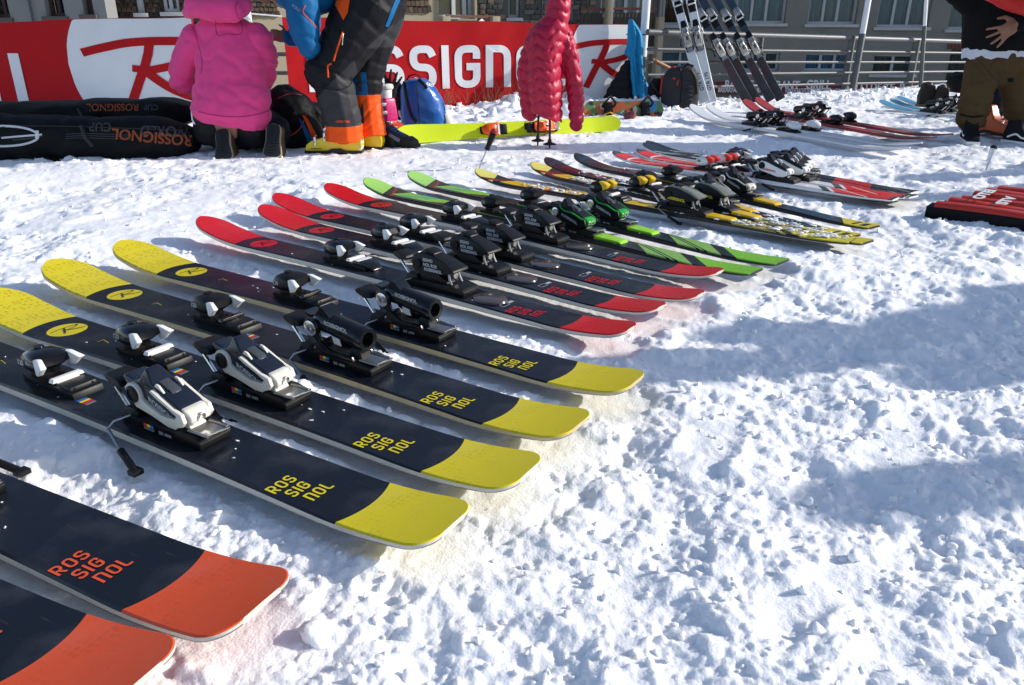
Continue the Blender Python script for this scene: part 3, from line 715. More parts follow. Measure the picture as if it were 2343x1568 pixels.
TOPS = {
 'o': rock('top_orange', ORG), 'y': rock('top_yellow', YEL), 'r': rock('top_red', RED_, drops=1.0),
 'g': zones('top_green', (.010, .011, .012), [('tip', .0, .165, -.6, 0, (.36, .66, .14)), ('tip', .165, .22, -.6, 0, (.05, .03, .03)), ('tip', .20, .215, -.9, 0, (.25, .03, .01)), ('tip', .24, .9, .4, 0, GRN, -.05, .028), ('tip', .30, .40, 2, 0, (.08, .42, .22), -.05, .03), ('tip', .55, .95, 3.0, 0, (.010, .011, .012)),
    ('tail', -1, .20, 1.2, 0, GRN), ('tail', .26, .44, 1.2, 0, (.22, .42, .08)), ('tail', .36, .375, 2.2, 0, (.01, .012, .012)), ('tail', .39, .405, 2.2, 0, (.01, .012, .012))], rough=.24, drops=.8),
 'Y': zones('top_carve_yellow', (.012, .012, .013), [('tip', .0, .13, -.6, 0, (.66, .60, .13)), ('tip', .15, .20, 1.2, 0, (.20, .02, .01)), ('tip', .2, .68, .5, 0, (.68, .46, .015), -.06, .028), ('tip', .50, .54, 1, 0, (.18, .01, .02)),
    ('tail', -1, .25, 1.6, 0, (.66, .55, .015)), ('tail', .30, .52, 1.6, 0, (.40, .32, .07)), ('tail', .36, .375, 2.4, 0, (.012, .012, .013))], rough=.26, drops=1.0),
 'd': zones('top_dark', (.012, .013, .015), [('tip', .06, .09, -.5, 0, (.02, .03, .05)), ('tip', .12, .42, .3, 0, (.07, .008, .010), -.05, .02), ('tip', .43, .47, .6, 0, (.25, .01, .03), -.04, .03), ('tail', -1, .14, .8, 0, (.66, .53, .015)), ('tail', .025, .05, 0, 0, (.02, .02, .02), -.02, .03), ('tail', .07, .085, 0, 0, (.02, .02, .02), -.03, .03), ('tail', .18, .42, 0, 0, (.012, .045, .09), -.03, .03)], rough=.24, drops=.8),
 'R': zones('top_race', (.72, .72, .72), [('tip', -1, .74, .4, 0, (.66, .016, .012)), ('tip', .74, .9, 4, 0, (.66, .25, .2)), ('tip', -1, .045, 0, 0, (.04, .045, .05)), ('tip', .13, .145, 0, 4.0, (.75, .75, .75)), ('tip', .25, .262, 1.8, 0, (.75, .75, .75)), ('tip', .33, .342, 1.8, 0, (.75, .75, .75)),
    ('tail', -1, .30, .8, 0, (.68, .02, .014)), ('tail', -1, .022, 0, 0, (.03, .03, .03)), ('tail', .32, .36, .8, 0, (.06, .06, .06)), ('tail', .20, .215, 2, 0, (.74, .74, .74))], rough=.22),
 'n': zones('top_navy', (.012, .018, .030), [('tip', .22, .24, 1.5, 0, (.6, .6, .62)), ('tip', .27, .285, 1.5, 0, (.6, .6, .62)), ('tip', .4, .7, 0, 0, (.45, .46, .48), -.012, .012), ('tail', .22, .42, .5, 0, (.45, .012, .015)), ('tail', .06, .075, 2, 0, (.35, .36, .38))], rough=.25),
 'w': zones('top_white', (.66, .68, .70), [('tail', .62, .9, 0, 0, (.48, .52, .58), -.02, .02), ('tip', .1, .3, 1, 0, (.52, .53, .55))], rough=.35),
 'f': zones('top_matt_red', (.34, .030, .030), [('tip', .0, .6, .3, 0, (.24, .05, .035)), ('tip', .3, .5, 1, 0, (.30, .10, .08))], rough=.45),
 'b': zones('top_pale_blue', (.55, .60, .62), [('tail', -1, .42, .5, 0, (.06, .28, .44)), ('tip', -1, .3, .5, 0, (.08, .3, .45))], rough=.35),
 'W': zones('top_bright_white', (.80, .81, .80), [('tip', .50, .506, 2, 0, (.1, .1, .1), -.012, .012), ('tip', .53, .536, -2, 0, (.1, .1, .1), -.012, .012)], rough=.35),
 'k': zones('top_charcoal', (.055, .068, .080), [('tip', .0, .9, 0, 0, (.045, .070, .095)), ('tip', .24, .40, .8, 0, (.13, .012, .018)), ('tail', -1, .42, 1.0, 0, (.05, .046, .05)), ('tail', .3, .52, 2, 0, (.075, .04, .045), -.03, .03)], rough=.38),
 'N': zones('top_neon', (.62, .74, .015), [], rough=.4),
}
TXT = {'o': mat('orange_ink', ORG, .4, var=.05), 'y': mat('yellow_ink', YEL, .4, var=.05), 'r': mat('red_ink', RED_, .4, var=.05)}
INKM = mat('navy_ink', INK, .35)
LOGO_YEL = mat('black_logo_ink', (.02, .02, .024), .4)
GREYTX = mat('grey_ink', (.42, .43, .45), .5)
NAVY_P = mat('navy_black_plastic', (.009, .012, .022), .26, var=.2, scale=40, coat=.2)
GREEN_P = mat('green_plastic', (.015, .30, .03), .28, var=.08)
NEON_P = mat('lime_plastic', (.28, .62, .02), .35, var=.08)
YEL_P = mat('yellow_plastic', (.72, .45, .012), .3, var=.08)
REDP = mat('red_plastic', (.62, .03, .015), .3, var=.08)
ORGP = mat('orange_plastic', (.78, .09, .01), .3, var=.08)
CLEAR = mat('clear_plastic', (.16, .155, .11), .18, var=.1, coat=.5)
ST = {
 'yw': dict(id='yw', toe=GLOSS, wing=WHITE, afd=WHITE, heel='frame', body=NAVY_P, frame=IVORY, pivot=BLACK),
 'yb': dict(id='yb', toe=BLACK, wing=WHITE, afd=GLOSS, heel='barrel'),
 'rd': dict(id='rd', toe=GLOSS, wing=WHITE, afd=WHITE, stripe=1, heel='block', body=BLACK),
 'gr': dict(id='gr', toe=BLACK, afd=WHITE, heel='frame', body=BLACK, frame=BLACK, nose=GREEN_P, trim=GREEN_P, pivot=STEEL, foot=BLACK),
 'ye': dict(id='ye', toe=BLACK, afd=WHITE, claw=YEL_P, heel='block', body=BLACK, cover=CLEAR),
 'dk': dict(id='dk', toe=BLACK, afd=WHITE, heel='frame', body=BLACK, frame=BLACK, nose=IVORY, trim=IVORY, pivot=STEEL, foot=BLACK),
 'ra': dict(id='ra', toe=WHITE, afd=WHITE, claw=REDP, stripe=1, heel='wedge', body=BLACK, frame=WHITE, pivot=BLACK, foot=BLACK),
 'nv': dict(id='nv', toe=GLOSS, wing=WHITE, afd=GLOSS, heel='frame', body=BLACK, frame=WHITE, pivot=BLACK),
 'fw': dict(id='fw', toe=WHITE, afd=BLACK, heel='barrel'),
 'fr': dict(id='fr', toe=GLOSS, afd=BLACK, heel='barrel'),
 'sw': dict(id='sw', toe=DULL, wing=WHITE, afd=WHITE, heel='frame', body=DULL, frame=IVORY, pivot=BLACK),
}
def trimmed(st):
    """coloured nose and rim of the dark heel pieces"""
    parts = heel_parts(st)
    if st.get('nose') and not st.get('_t'):
        name, me, subs = parts[0]; st['_t'] = 1
        for n2, m2 in subs:
            if n2 == 'nose': m2.materials.clear(); m2.materials.append(st['nose'])
        for sy in (-1, 1):
            t = MB().tube(bezier([(.034, sy * .030, .097), (.012, sy * .0335, .082), (-.03, sy * .035, .078), (-.07, sy * .034, .064), (-.088, sy * .030, .058)], 4), .0033, 6)
            subs.append(('rim', t.mesh('rim', st['trim'])))
    return parts
SPEC = {  # first letter of key -> board dimensions, side, base, style
 'o': dict(w=(.158, .136, .165), side=SIDE_C, base=base_m('orange', ORG), st='yw', tip=.055, tail=.034),
 'y': dict(w=(.148, .126, .154), side=SIDE_C, base=base_m('yellow', YEL), st='yw', tip=.055, tail=.030),
 'r': dict(w=(.126, .106, .134), side=SIDE_C, base=base_m('red', RED_), st='rd', tip=.055, tail=.028),
 'g': dict(w=(.106, .078, .122), side=SIDE_K, base=base_m('black', (.01, .01, .01)), st='gr', tip=.05, tail=.016),
 'Y': dict(w=(.100, .074, .116), side=SIDE_K, base=base_m('black', (.01, .01, .01)), st='ye', tip=.05, tail=.014),
 'd': dict(w=(.096, .070, .112), side=SIDE_K, base=base_m('black', (.01, .01, .01)), st='dk', tip=.05, tail=.010),
 'R': dict(w=(.098, .070, .112), side=WHITE, base=base_m('black', (.01, .01, .01)), st='ra', tip=.045, tail=.010),
 'n': dict(w=(.098, .070, .112), side=WHITE, base=base_m('black', (.01, .01, .01)), st='nv', tip=.045, tail=.010),
 'w': dict(w=(.118, .092, .118), side=WHITE, base=base_m('white', (.7, .71, .72)), st='fw', tip=.045, tail=.10),
 'f': dict(w=(.118, .092, .118), side=mat('red_sidewall', (.3, .03, .03), .5), base=base_m('maroon', (.2, .03, .03)), st='fr', tip=.045, tail=.10),
 'b': dict(w=(.116, .09, .116), side=WHITE, base=base_m('white', (.7, .71, .72)), st='fr', tip=.09, tail=.07),
 'W': dict(w=(.11, .085, .116), side=WHITE, base=base_m('white', (.7, .71, .72)), st='sw', tip=.04, tail=.02),
 'k': dict(w=(.098, .078, .104), side=SIDE_K, base=base_m('grey', (.05, .05, .05)), st='sw', tip=.05, tail=.03),
 'N': dict(w=(.120, .104, .128), side=SIDE_K, base=base_m('lime', (.4, .5, .02)), st='yw', tip=.05, tail=.04),
}
KIND = {'oA': 'o', 'oB': 'o', 'y1': 'Y', 'y2': 'Y', 'ra1': 'R', 'ra2': 'R', 'n1': 'n', 'n2': 'n'}
LABEL = {
 'oA': 'black ski with orange tail in the bottom left corner, nearest of all', 'oB': 'black ski with orange tail, second nearest, between orange and yellow skis',
 'yA': 'nearest yellow-tailed black ski with ivory heel binding beside the orange skis', 'yB': 'second yellow-tailed black ski, ivory heel binding, yellow tip cut by left picture edge',
 'yC': 'third yellow-tailed black ski, black barrel-shaped heel binding, whole yellow tip in view', 'yD': 'farthest of the four yellow-tailed black skis, next to the red ones',
 'r1': 'nearest red-tipped black ski, beside the yellow-tailed skis', 'r2': 'second nearest of the four red-tipped black skis', 'r3': 'third of the four red-tipped black skis', 'r4': 'farthest red-tipped black ski, next to the green skis',
 'g1': 'green and black ski nearer to the red-tipped skis', 'g2': 'green and black ski nearer to the yellow carving skis',
 'y1': 'yellow and black carving ski with clear heel cover, beside the green skis', 'y2': 'yellow and black carving ski with yellow toe claw, crossing under the darker pair',
 'd1': 'dark ski with red tip print, nearer one with big yellow tail lettering', 'd2': 'dark ski with black and yellow tail, farther one of the dark pair',
 'ra1': 'red and white racing ski with white heel binding, nearer one', 'ra2': 'red and white racing ski with white heel binding, farther one', 'n1': 'navy racing ski lying just behind the red racing pair', 'n2': 'navy racing ski, farther one behind the red racing pair',
 'w1': 'white twin tip ski, nearer one of the far white pair', 'w2': 'white twin tip ski, farther one of the far white pair', 'f1': 'matt red twin tip ski, nearer one of the far red pair', 'f2': 'matt red twin tip ski beside the snow bank, farther one of its pair',
 'b1': 'pale blue and white ski behind the standing legs, nearest of its row', 'b2': 'pale blue and white ski, second of the row behind the standing legs', 'b3': 'pale blue and white ski with raised end, third of the far row', 'b4': 'pale blue and white ski below the brown boots, farthest of its row',
}
GROUPS = {'o': 'orange freeride skis', 'y': 'yellow freeride skis', 'r': 'red freeride skis', 'g': 'green all mountain skis', 'Y': 'yellow carving skis', 'd': 'dark carving skis', 'R': 'red racing skis', 'n': 'navy racing skis', 'w': 'white twin tip skis', 'f': 'matt red twin tip skis', 'b': 'pale blue skis', 'W': 'white skis against the railing', 'k': 'charcoal skis against the railing'}
LET, LETW = {}, {}
for s in ('ROS', 'SIG', 'nOL'): LET[s], LETW[s] = word(s, .19, .36)
def lettering(bd, brd, m, u0, h=.026):
    for i, s in enumerate(('ROS', 'SIG', 'nOL')):
        vf = LET[s]; k = h / 1.2; off = brd.width(.27) / 2 - .008 - (0, .010, .020)[i] * .6
        decal('lettering', vf, lambda a, b: brd.top(u0 + .088 - i * .034 + b * k, off - a * k - .004 * i, .0009), m, bd)
def make_ski(key, kind, L, loc, rz, label, style=None, fl=1):
    sp = SPEC[kind]; root = thing('ski', label, 'ski', loc, rz, GROUPS.get(kind))
    twin = kind in 'wfb'
    brd = Board(L, *sp['w'], tip_rise=sp['tip'], tail_rise=sp['tail'], tail_rr=(.10 if twin else .075 if kind == 'N' else .044 if kind in 'oyr' else .012), tip_rr=(.10 if kind in 'oyrNwfb' else .085), tip_from=(.36 if kind in 'oyrNkW' else .30 if not twin else .42), tail_from=(.24 if not twin else .40), pw=1.9)
    side = sp['side'] if key not in ('yC', 'yD') else SIDE_T
    bd = link('ski_board', brd.mesh('ski_board', [TOPS[kind], side, sp['base'], EDGE]), root, (-L / 2, 0, 0))
    st = ST[style or sp['st']]
    xh, xt = XB.get(key, (.375 * L, .375 * L + .365))
    if xt - xh < .32 or xt - xh > .42: xt = xh + .365
    if kind in 'Rn': xt = xh + .345
    put_binding(toe_parts(st), root, xt - L / 2, brd.base(xt) + brd.th(xt), brd.width(xt))
    put_binding(trimmed(st), root, xh - L / 2, brd.base(xh) + brd.th(xh), brd.width(xh))
    kids = {c.name.split('.')[0]: c for c in root.children}; hb, tb = kids['heel_binding'], kids['toe_binding']
    if kind in 'oyr':
        lettering(bd, brd, TXT[kind], .235 if kind != 'r' else .25)
        lg = logo_R(.115); k = .034
        decal('logo', lg, lambda a, b: brd.top(L - .372 + (b - .05) * k * .8, -a * k + .003, .0011), LOGO_YEL if kind == 'y' else INKM, bd)
    if kind == 'r':
        pl = MB().lathe((xh - .20, 0, brd.th(xh)), [(.044, 0), (.042, .004), (.034, .006), (0, .0065)], 20); pl.v = [((x - xh + .2) * 1.25 + xh - .2, y, z - .001) for x, y, z in pl.v]; pl.build('tail_disc', mat('smoked_disc', (.06, .045, .04), .22, coat=.4), bd)
        decal('badge', join2d([stroke(rounded([(0, 0), (.03, 0), (.03, .014), (0, .014)], .003, True, 3), .0016, True), ([(.036, 0), (.056, 0), (.056, .010), (.036, .010)], [(0, 1, 2, 3)])]), lambda a, b: brd.top(.40 - b * 1.2, .025 - a, .0008), GREYTX, bd)
        for i, t in enumerate(('SIGNO', 'NOL ROS', 'ROSSIGNOL')): side_text(hb, t, .025 - .004 * i, .084 - .013 * i, .0125, GREYTX, y=.0352 - (.0048, .0012, 0)[i] + .0006)
    if kind in 'oy' and st['id'] == 'yw': side_text(hb, 'ROSSIGNOL', .012, .067, .0155, GREYTX, y=.0278, slope=-.42)
    if kind in 'gd': side_text(hb, 'ROSSIGNOL', .02, .066, .014, GREYTX, y=.0352, slope=-.3)
    if kind == 'Y': side_text(hb, 'ROSSIGNOL', .045, .056, .015, TXT['y'], y=.0352, slope=-.06)
    if kind == 'R': side_text(hb, 'ROSSIGNOL', .04, .054, .013, TXT['r'], y=.0352, slope=-.08)
    if kind in 'oygYRdn': side_text(tb, '120', .078, .050, .016, GREYTX if kind != 'R' else INKM, y=.0372 + .0022, name='number')
    if kind == 'y' and st['id'] == 'yb': side_text(hb, 'ROSSIGNOL', .01, .097, .013, GREYTX, y=.0285, slope=-.1)
    if kind in 'gYd':                    # lime or yellow rail plates behind and before the heel
        m = NEON_P if kind == 'g' else YEL_P; zt = brd.th(xh)
        q = MB().prism([(xh - .25, zt - .002), (xh - .24, zt + .006), (xh - .12, zt + .010), (xh - .10, zt - .002)], -.03, .03, fn=lambda p: (p.x, p.y * (1 - 4 * max(0, xh - .19 - p.x)), p.z)); q.build('rail_plate', m, bd, bevel=.002)
        q = MB().box((xh + .19, 0, zt), (.56, .066, .004)); q.build('rail_strip', m, bd, bevel=.001)
    if kind == 'y': decal('mark', join2d([stroke([(0, 0), (.0, .016), (.03, .01)], .0014)]), lambda a, b: brd.top(L - .52 - a, .012 - b, .0008), TXT['y'], bd)
    if kind in 'yo' and st['id'] in ('yw', 'yb'):  # coloured setting marks behind the toe
        for i, c in enumerate(('sticker_blue', 'sticker_yellow', 'sticker_red', 'sticker_grey')):
            m = _M.get(c) or GREYTX; decal('setting_mark', ([(0, 0), (.008, 0), (.008, .022), (0, .022)], [(0, 1, 2, 3)]), lambda a, b: brd.top(xt - .118 - i * .010 + a, .034 - b, .0007), m, bd)
    return root, brd, bd
for k, (T, d, L) in PLACE.items():
    kind = KIND.get(k, k[0]); mid = T + d * (L / 2)
    z = .018 if kind not in 'wfb' else .012
    make_ski(k, kind, L, (mid.x, mid.y, z), math.atan2(d.y, d.x), LABEL[k], style={'yC': 'yb', 'yD': 'yb'}.get(k))

# ================================================================ STREET AND BUILDINGS BEHIND THE TERRACE
sm = mat('wet_street', (.11, .11, .115), .7, var=.25, scale=1.2, bump=.2)
st_ = MB().box((0, 400, -3.6), (1600, 1000, .2)).build('street', sm); tag(st_, 'grey street below the terrace', 'street', kind='structure')

GLASS = mat('window_glass', (.035, .045, .055), .08, var=.3, scale=.6, spec=.6)
FRAME_W = mat('white_window_frame', (.42, .43, .43), .5, var=.06)
CURT_B = mat('blue_grey_curtain', (.24, .40, .54), .8, var=.35, scale=3, stretch=(14, 1, .4))
CURT_D = mat('dull_curtain', (.17, .17, .15), .8, var=.4, scale=3, stretch=(14, 1, .4))
CURT_L = mat('pale_blue_curtain', (.34, .45, .52), .8, var=.35, scale=3, stretch=(14, 1, .4))
CURT_O = mat('orange_curtain', (.26, .12, .07), .8, var=.4, scale=3, stretch=(12, 1, .4))
RENDER_B = mat('beige_render', (.21, .195, .17), .92, var=.26, scale=.9, bump=.5, bscale=26)
RENDER_G = mat('grey_render', (.21, .215, .215), .92, var=.10, scale=1.2, bump=.35, bscale=22)
CREAM = mat('cream_render', (.30, .255, .18), .9, var=.08, scale=2, bump=.3, bscale=25)
SILL = mat('concrete_sill', (.45, .44, .42), .85, var=.12, scale=8)
WOODD = mat('dark_timber', (.045, .034, .026), .75, var=.3, scale=6, stretch=(1, 1, 8))

class Facade:
    """a wall plane through two points given by picture column and distance"""
    def __init__(s, u0, Y0, u1, Y1):
        a = B(u0, 60, Y0); b = B(u1, 60, Y1); s.o = Vector((a.x, a.y, 0)); s.e = Vector((b.x - a.x, b.y - a.y, 0)); s.len = s.e.length; s.e.normalize(); s.n = Vector((s.e.y, -s.e.x, 0))
    def at(s, u, v):
        d = ray(u, v); o = Vector((0, 0, CAM_H)); t = (s.o - o).dot(s.n) / d.dot(s.n); p = o + d * t; return (p - s.o).dot(s.e), p.z
    def P(s, x, z, d=0.0): return s.o + s.e * x + Vector((0, 0, z)) + s.n * d
    def slab(s, mb, x0, x1, z0, z1, d0, d1, mi=0):
        v = [s.P(x, z, d) for d in (d0, d1) for z in (z0, z1) for x in (x0, x1)]
        return mb.add(v, [(0, 1, 3, 2), (4, 6, 7, 5), (0, 4, 5, 1), (2, 3, 7, 6), (0, 2, 6, 4), (1, 5, 7, 3)], mi)
def wall_with_holes(fc, x0, x1, z0, z1, holes, m, parent, depth=.35, name='wall'):
    """solid wall left standing around real openings"""
    mb = MB(); xs = sorted({x0, x1, *[h[0] for h in holes], *[h[1] for h in holes]}); zs = sorted({z0, z1, *[h[2] for h in holes], *[h[3] for h in holes]})
    for i in range(len(xs) - 1):
        run = None
        for j in range(len(zs) - 1):
            cx, cz = (xs[i] + xs[i + 1]) / 2, (zs[j] + zs[j + 1]) / 2
            solid = not any(h[0] < cx < h[1] and h[2] < cz < h[3] for h in holes)
            if solid and run is None: run = zs[j]
            if (not solid) and run is not None: fc.slab(mb, xs[i], xs[i + 1], run, zs[j], -depth, 0); run = None
        if run is not None: fc.slab(mb, xs[i], xs[i + 1], run, zs[-1], -depth, 0)
    return mb.build(name, m, parent, smooth=0)
def window(fc, h, parent, curt, frame=FRAME_W, mull=(.5,), sill=SILL, rec=.14, fw=.055):
    x0, x1, z0, z1 = h
    w = MB(); fc.slab(w, x0, x1, z0, z0 + fw, -rec - .06, -rec); fc.slab(w, x0, x1, z1 - fw, z1, -rec - .06, -rec); fc.slab(w, x0, x0 + fw, z0 + fw, z1 - fw, -rec - .06, -rec); fc.slab(w, x1 - fw, x1, z0 + fw, z1 - fw, -rec - .06, -rec)
    for k in mull: c = x0 + (x1 - x0) * k; fc.slab(w, c - fw * .55, c + fw * .55, z0 + fw, z1 - fw, -rec - .062, -rec + .004)
    wo_ = w.build('window', frame, parent, smooth=0)
    cuts = [x0 + fw] + [x0 + (x1 - x0) * k for k in mull] + [x1 - fw]
    for i in range(len(cuts) - 1):
        g = MB(); fc.slab(g, cuts[i] + .004, cuts[i + 1] - .004, z0 + fw, z1 - fw, -rec - .046, -rec - .040); g.build('pane', PANE, wo_, smooth=0)
    # curtain in soft folds behind the glass
    n = max(10, int((x1 - x0) * 26)); V = []; F = []
    for i in range(n + 1):
        x = x0 + .02 + (x1 - x0 - .04) * i / n; d = -rec - .13 + .03 * math.sin(i * 1.7) + .015 * math.sin(i * .6)
        V += [fc.P(x, z0 + .02, d), fc.P(x, z1 - .02, d)]
        if i: F.append((2 * i - 2, 2 * i, 2 * i + 1, 2 * i - 1))
    MB().add(V, F).build('curtain', curt, wo_, smooth=0)
    bk = MB(); fc.slab(bk, x0 - .1, x1 + .1, z0 - .1, z1 + .1, -.62, -.6); bk.build('room', BLACK, wo_, smooth=0)
    if sill is not None:
        s = MB(); fc.slab(s, x0 - .06, x1 + .06, z0 - .07, z0 - .003, -rec, .07); s.build('sill', sill, wo_, bevel=.006)
pm = bpy.data.materials.new('clear_pane'); pm.use_nodes = True; g_ = NG(pm); g_.n.clear()
_o = g_.n.new('ShaderNodeOutputMaterial'); _mx = g_.n.new('ShaderNodeMixShader'); _t = g_.n.new('ShaderNodeBsdfTransparent'); _gl = g_.n.new('ShaderNodeBsdfGlossy'); _fr = g_.n.new('ShaderNodeFresnel')
_gl.inputs['Roughness'].default_value = .04; _t.inputs[0].default_value = (.75, .80, .80, 1); _fr.inputs[0].default_value = 1.35
g_.l.new(_fr.outputs[0], _mx.inputs[0]); g_.l.new(_t.outputs[0], _mx.inputs[1]); g_.l.new(_gl.outputs[0], _mx.inputs[2]); g_.l.new(_mx.outputs[0], _o.inputs[0])
PANE = pm
def hole(fc, u0, v0, u1, v1):
    a = fc.at(u0, v0); b = fc.at(u1, v1); return (min(a[0], b[0]), max(a[0], b[0]), min(a[1], b[1]), max(a[1], b[1]))

# --- right: beige block of flats with the restaurant
fr = Facade(1487, 20.5, 2560, 19.5); root = thing('apartment_building', 'beige rendered apartment block with white windows behind the railing', 'building', fr.P(4, -3.5))
def under(root): return root
Hs = []; top = 6.2
up = [(1523, -70, 1600, 58), (1693, -65, 1795, 54), (1862, -65, 1957, 56), (2024, -62, 2122, 63), (2192, -60, 2275, 68), (2370, -60, 2460, 70)]
lo = [(1512, 116, 1600, 164), (1690, 118, 1780, 164), (1843, 121, 1945, 164), (2000, 124, 2090, 171), (2178, 104, 2262, 188)]
hu = [hole(fr, *w) for w in up]; hl = [hole(fr, *w) for w in lo]; hl[-1] = hl[-1][:2] + (-2.0, hl[-1][3])
def adopt(root, before):
    """parent everything made since to the thing, keeping world places"""
    bpy.context.view_layer.update()
    for o in list(COL.objects):
        if o.name not in before and o.parent is None and o is not root: o.parent = root; o.matrix_parent_inverse = root.matrix_world.inverted()
def names(): return {o.name for o in COL.objects}
bf = names()
hu2 = []
for h in hu: hu2.append((h[0], h[1], h[3] - 1.25 if h[3] - h[2] > 1.25 else h[2], h[3]))
hu = [(h[0], h[1], h[2], h[2] + 1.25) for h in hu]
wall_with_holes(fr, 0, fr.len + 2, -3.5, top, hu + hl, RENDER_B, None)
for i, h in enumerate(hu): window(fr, h, None, [CURT_O, CURT_B, CURT_L, CURT_B, CURT_L, CURT_B][i], mull=(.33, .62) if i in (1, 2, 3) else (.5,))
for i, h in enumerate(hl[:-1]): window(fr, h, None, CURT_D if i % 2 else CURT_B, mull=(.36, .66) if i in (1, 2) else (.5,), sill=SILL)
window(fr, hl[-1], None, CURT_D, frame=WOODD, mull=(.5,), sill=None)
x0, z0 = fr.at(2178, 104); aw = MB()
for i in range(16): fr.slab(aw, hl[-1][0] - .1 + i * .075, hl[-1][0] - .1 + i * .075 + .06, hl[-1][3] - .08, hl[-1][3] + .12, .02, .06)
aw.build('awning_slats', mat('rust_timber', (.16, .05, .035), .7), None, smooth=0)
dp = MB(); xp = fr.at(1506, 60)[0]; dp.cyl(fr.P(xp, -3.4, .07), fr.P(xp, top, .07), .05, 12); dp.build('drainpipe', mat('grey_drainpipe', (.24, .24, .235), .5), None)
pl = MB(); fr.slab(pl, -.55, -.003, -3.5, top, -.35, .25); pl.build('pilaster', CREAM, None, smooth=0)
adopt(root, bf)
# restaurant sign
bf = names(); SIGN_R = mat('maroon_sign', (.16, .012, .020), .55, var=.15, scale=3)
sg = thing('restaurant_sign', 'long maroon restaurant sign with white lettering below the flats', 'sign', fr.P(3, -1))
a = fr.at(1636, 187); b = fr.at(2092, 213); c = MB(); fr.slab(c, a[0], b[0] + .2, b[1] - .05, a[1], .08, .14); c.build('sign_board', SIGN_R, None, bevel=.004)
WT = mat('white_sign_paint', (.75, .74, .73), .6, var=.08)
def sign_text(s, u, v, size, fit=None):
    vf = text_mesh(s, size, size * .03); x, z = fr.at(u, v); w = max(p[0] for p in vf[0]); k = 1 if fit is None else (fr.at(fit, v)[0] - x) / w
    decal('lettering', vf, lambda p, q: fr.P(x + p * k, z + q, .145), WT, None)
sign_text('BAR RESTAURANT', 1655, 193.5, .26, 1826); sign_text('GRILL', 1840, 194.5, .30, 1897); sign_text('SALO DE TE  PIZ', 1930, 199, .26, 2082)
sign_text('BREAKFAST HA      (5PM TO   M)', 1640, 206, .14, 1785); sign_text('FONDUE RACLETTE A/VOLONTE PAELLA TAB', 1793, 207, .15, 1918)
adopt(sg, bf)

# --- middle: stone house with balconies
fm = Facade(1090, 18.5, 1484, 19.4); root = thing('stone_house', 'dark rubble stone house with slatted balcony behind the red banner', 'building', fm.P(2, -3.5)); bf = names()
hm = [hole(fm, 1163, -60, 1189, 41), hole(fm, 1377, -60, 1466, 40)]
hm = [(h[0], h[1], h[2], h[2] + (1.3 if i == 0 else 2.1)) for i, h in enumerate(hm)]
wall_with_holes(fm, 0, fm.len - .6, -3.5, 6, hm, mat('mortar', (.10, .095, .085), .95, var=.2, scale=6, bump=.4), None)
window(fm, hm[0], None, CURT_D, mull=(), sill=SILL); window(fm, hm[1], None, CURT_B, mull=(.35, .66), sill=None, fw=.07)
STONE = [mat('stone_%s' % n, c, .9, var=.22, scale=9, bump=.6, bscale=30) for n, c in (('grey', (.13, .125, .115)), ('brown', (.17, .135, .10)), ('dark', (.075, .072, .068)), ('ochre', (.22, .17, .11)))]
stones = []
for i in range(8):
    r = random.Random(i); q = MB(); q.box((0, 0, 0), (1, 1, 1)); q.v = [(x + r.uniform(-.1, .1), y + r.uniform(-.08, .08), z + r.uniform(-.12, .12)) for x, y, z in q.v]; stones.append([q.mesh('stone', m, bevel=.09, smooth=60) for m in STONE])
wallm = [o for o in COL.objects if o.name.startswith('wall') and o.name not in bf][0]
r = random.Random(3); z = .50; ns = 0; ang = math.atan2(fm.e.y, fm.e.x)
while z < 1.8 and ns < 300:
    hgt = r.uniform(.07, .115); x = r.uniform(0, .1)
    while x < fm.len - .75 and ns < 300:
        w = r.uniform(.09, .24); cx, cz = x + w / 2, z + hgt / 2
        if not any(h[0] - .05 < cx + w / 2 and cx - w / 2 < h[1] + .05 and h[2] - .08 < cz < h[3] + .05 for h in hm) and cx + w / 2 < fm.len - .6:
            o = link('stone', stones[r.randrange(8)][r.choices(range(4), (4, 3, 3, 1))[0]]); p = fm.P(cx, cz, .01); o.location = p; o.rotation_euler = (0, r.uniform(-.06, .06), ang); o.scale = (w * .94, .10, hgt * .92); ns += 1
            bpy.context.view_layer; o['_w'] = 1
        x += w
    z += hgt
def balcony(fc, u0, u1, vt, vb, out, slat=.085):
    a = fc.at(u0, vt)[0], fc.at(u1, vt)[0]; zt = fc.at((u0 + u1) / 2, vt)[1]; zb = fc.at((u0 + u1) / 2, vb)[1] - .4
    n = int((a[1] - a[0]) / slat)
    for i in range(n):
        q = MB(); fc.slab(q, a[0] + i * slat, a[0] + i * slat + slat * .78, zb, zt - .03, out, out + .02); q.build('slat', WOODD, None, smooth=0)
    q = MB(); fc.slab(q, a[0], a[1], zt + .02, zt + .07, out - .02, out + .04); q.build('handrail', mat('rust_rail', (.13, .035, .028), .5), None, smooth=0)
    q = MB(); fc.slab(q, a[0] - .1, a[1] + .1, zb - .15, zb, .0, out + .05); q.build('balcony_floor', SILL, None, smooth=0)
balcony(fm, 1300, 1352, 28, 62, .9); balcony(fm, 1367, 1466, 27, 62, .9)
q = MB(); a = fm.at(1353, 20)[0], fm.at(1365, 20)[0]; fm.slab(q, a[0], a[1], -3.5, 6, .85, 1.1); q.build('pillar', CREAM, None, bevel=.01)
q = MB(); a = fm.at(1466, 20)[0], fm.at(1478, 20)[0]; fm.slab(q, a[0], a[1], -3.5, fm.at(1470, 40)[1], .85, 1.1); q.build('pillar', CREAM, None, bevel=.01)
adopt(root, bf)
for o in COL.objects:
    if o.get('_w'):
        del o['_w']

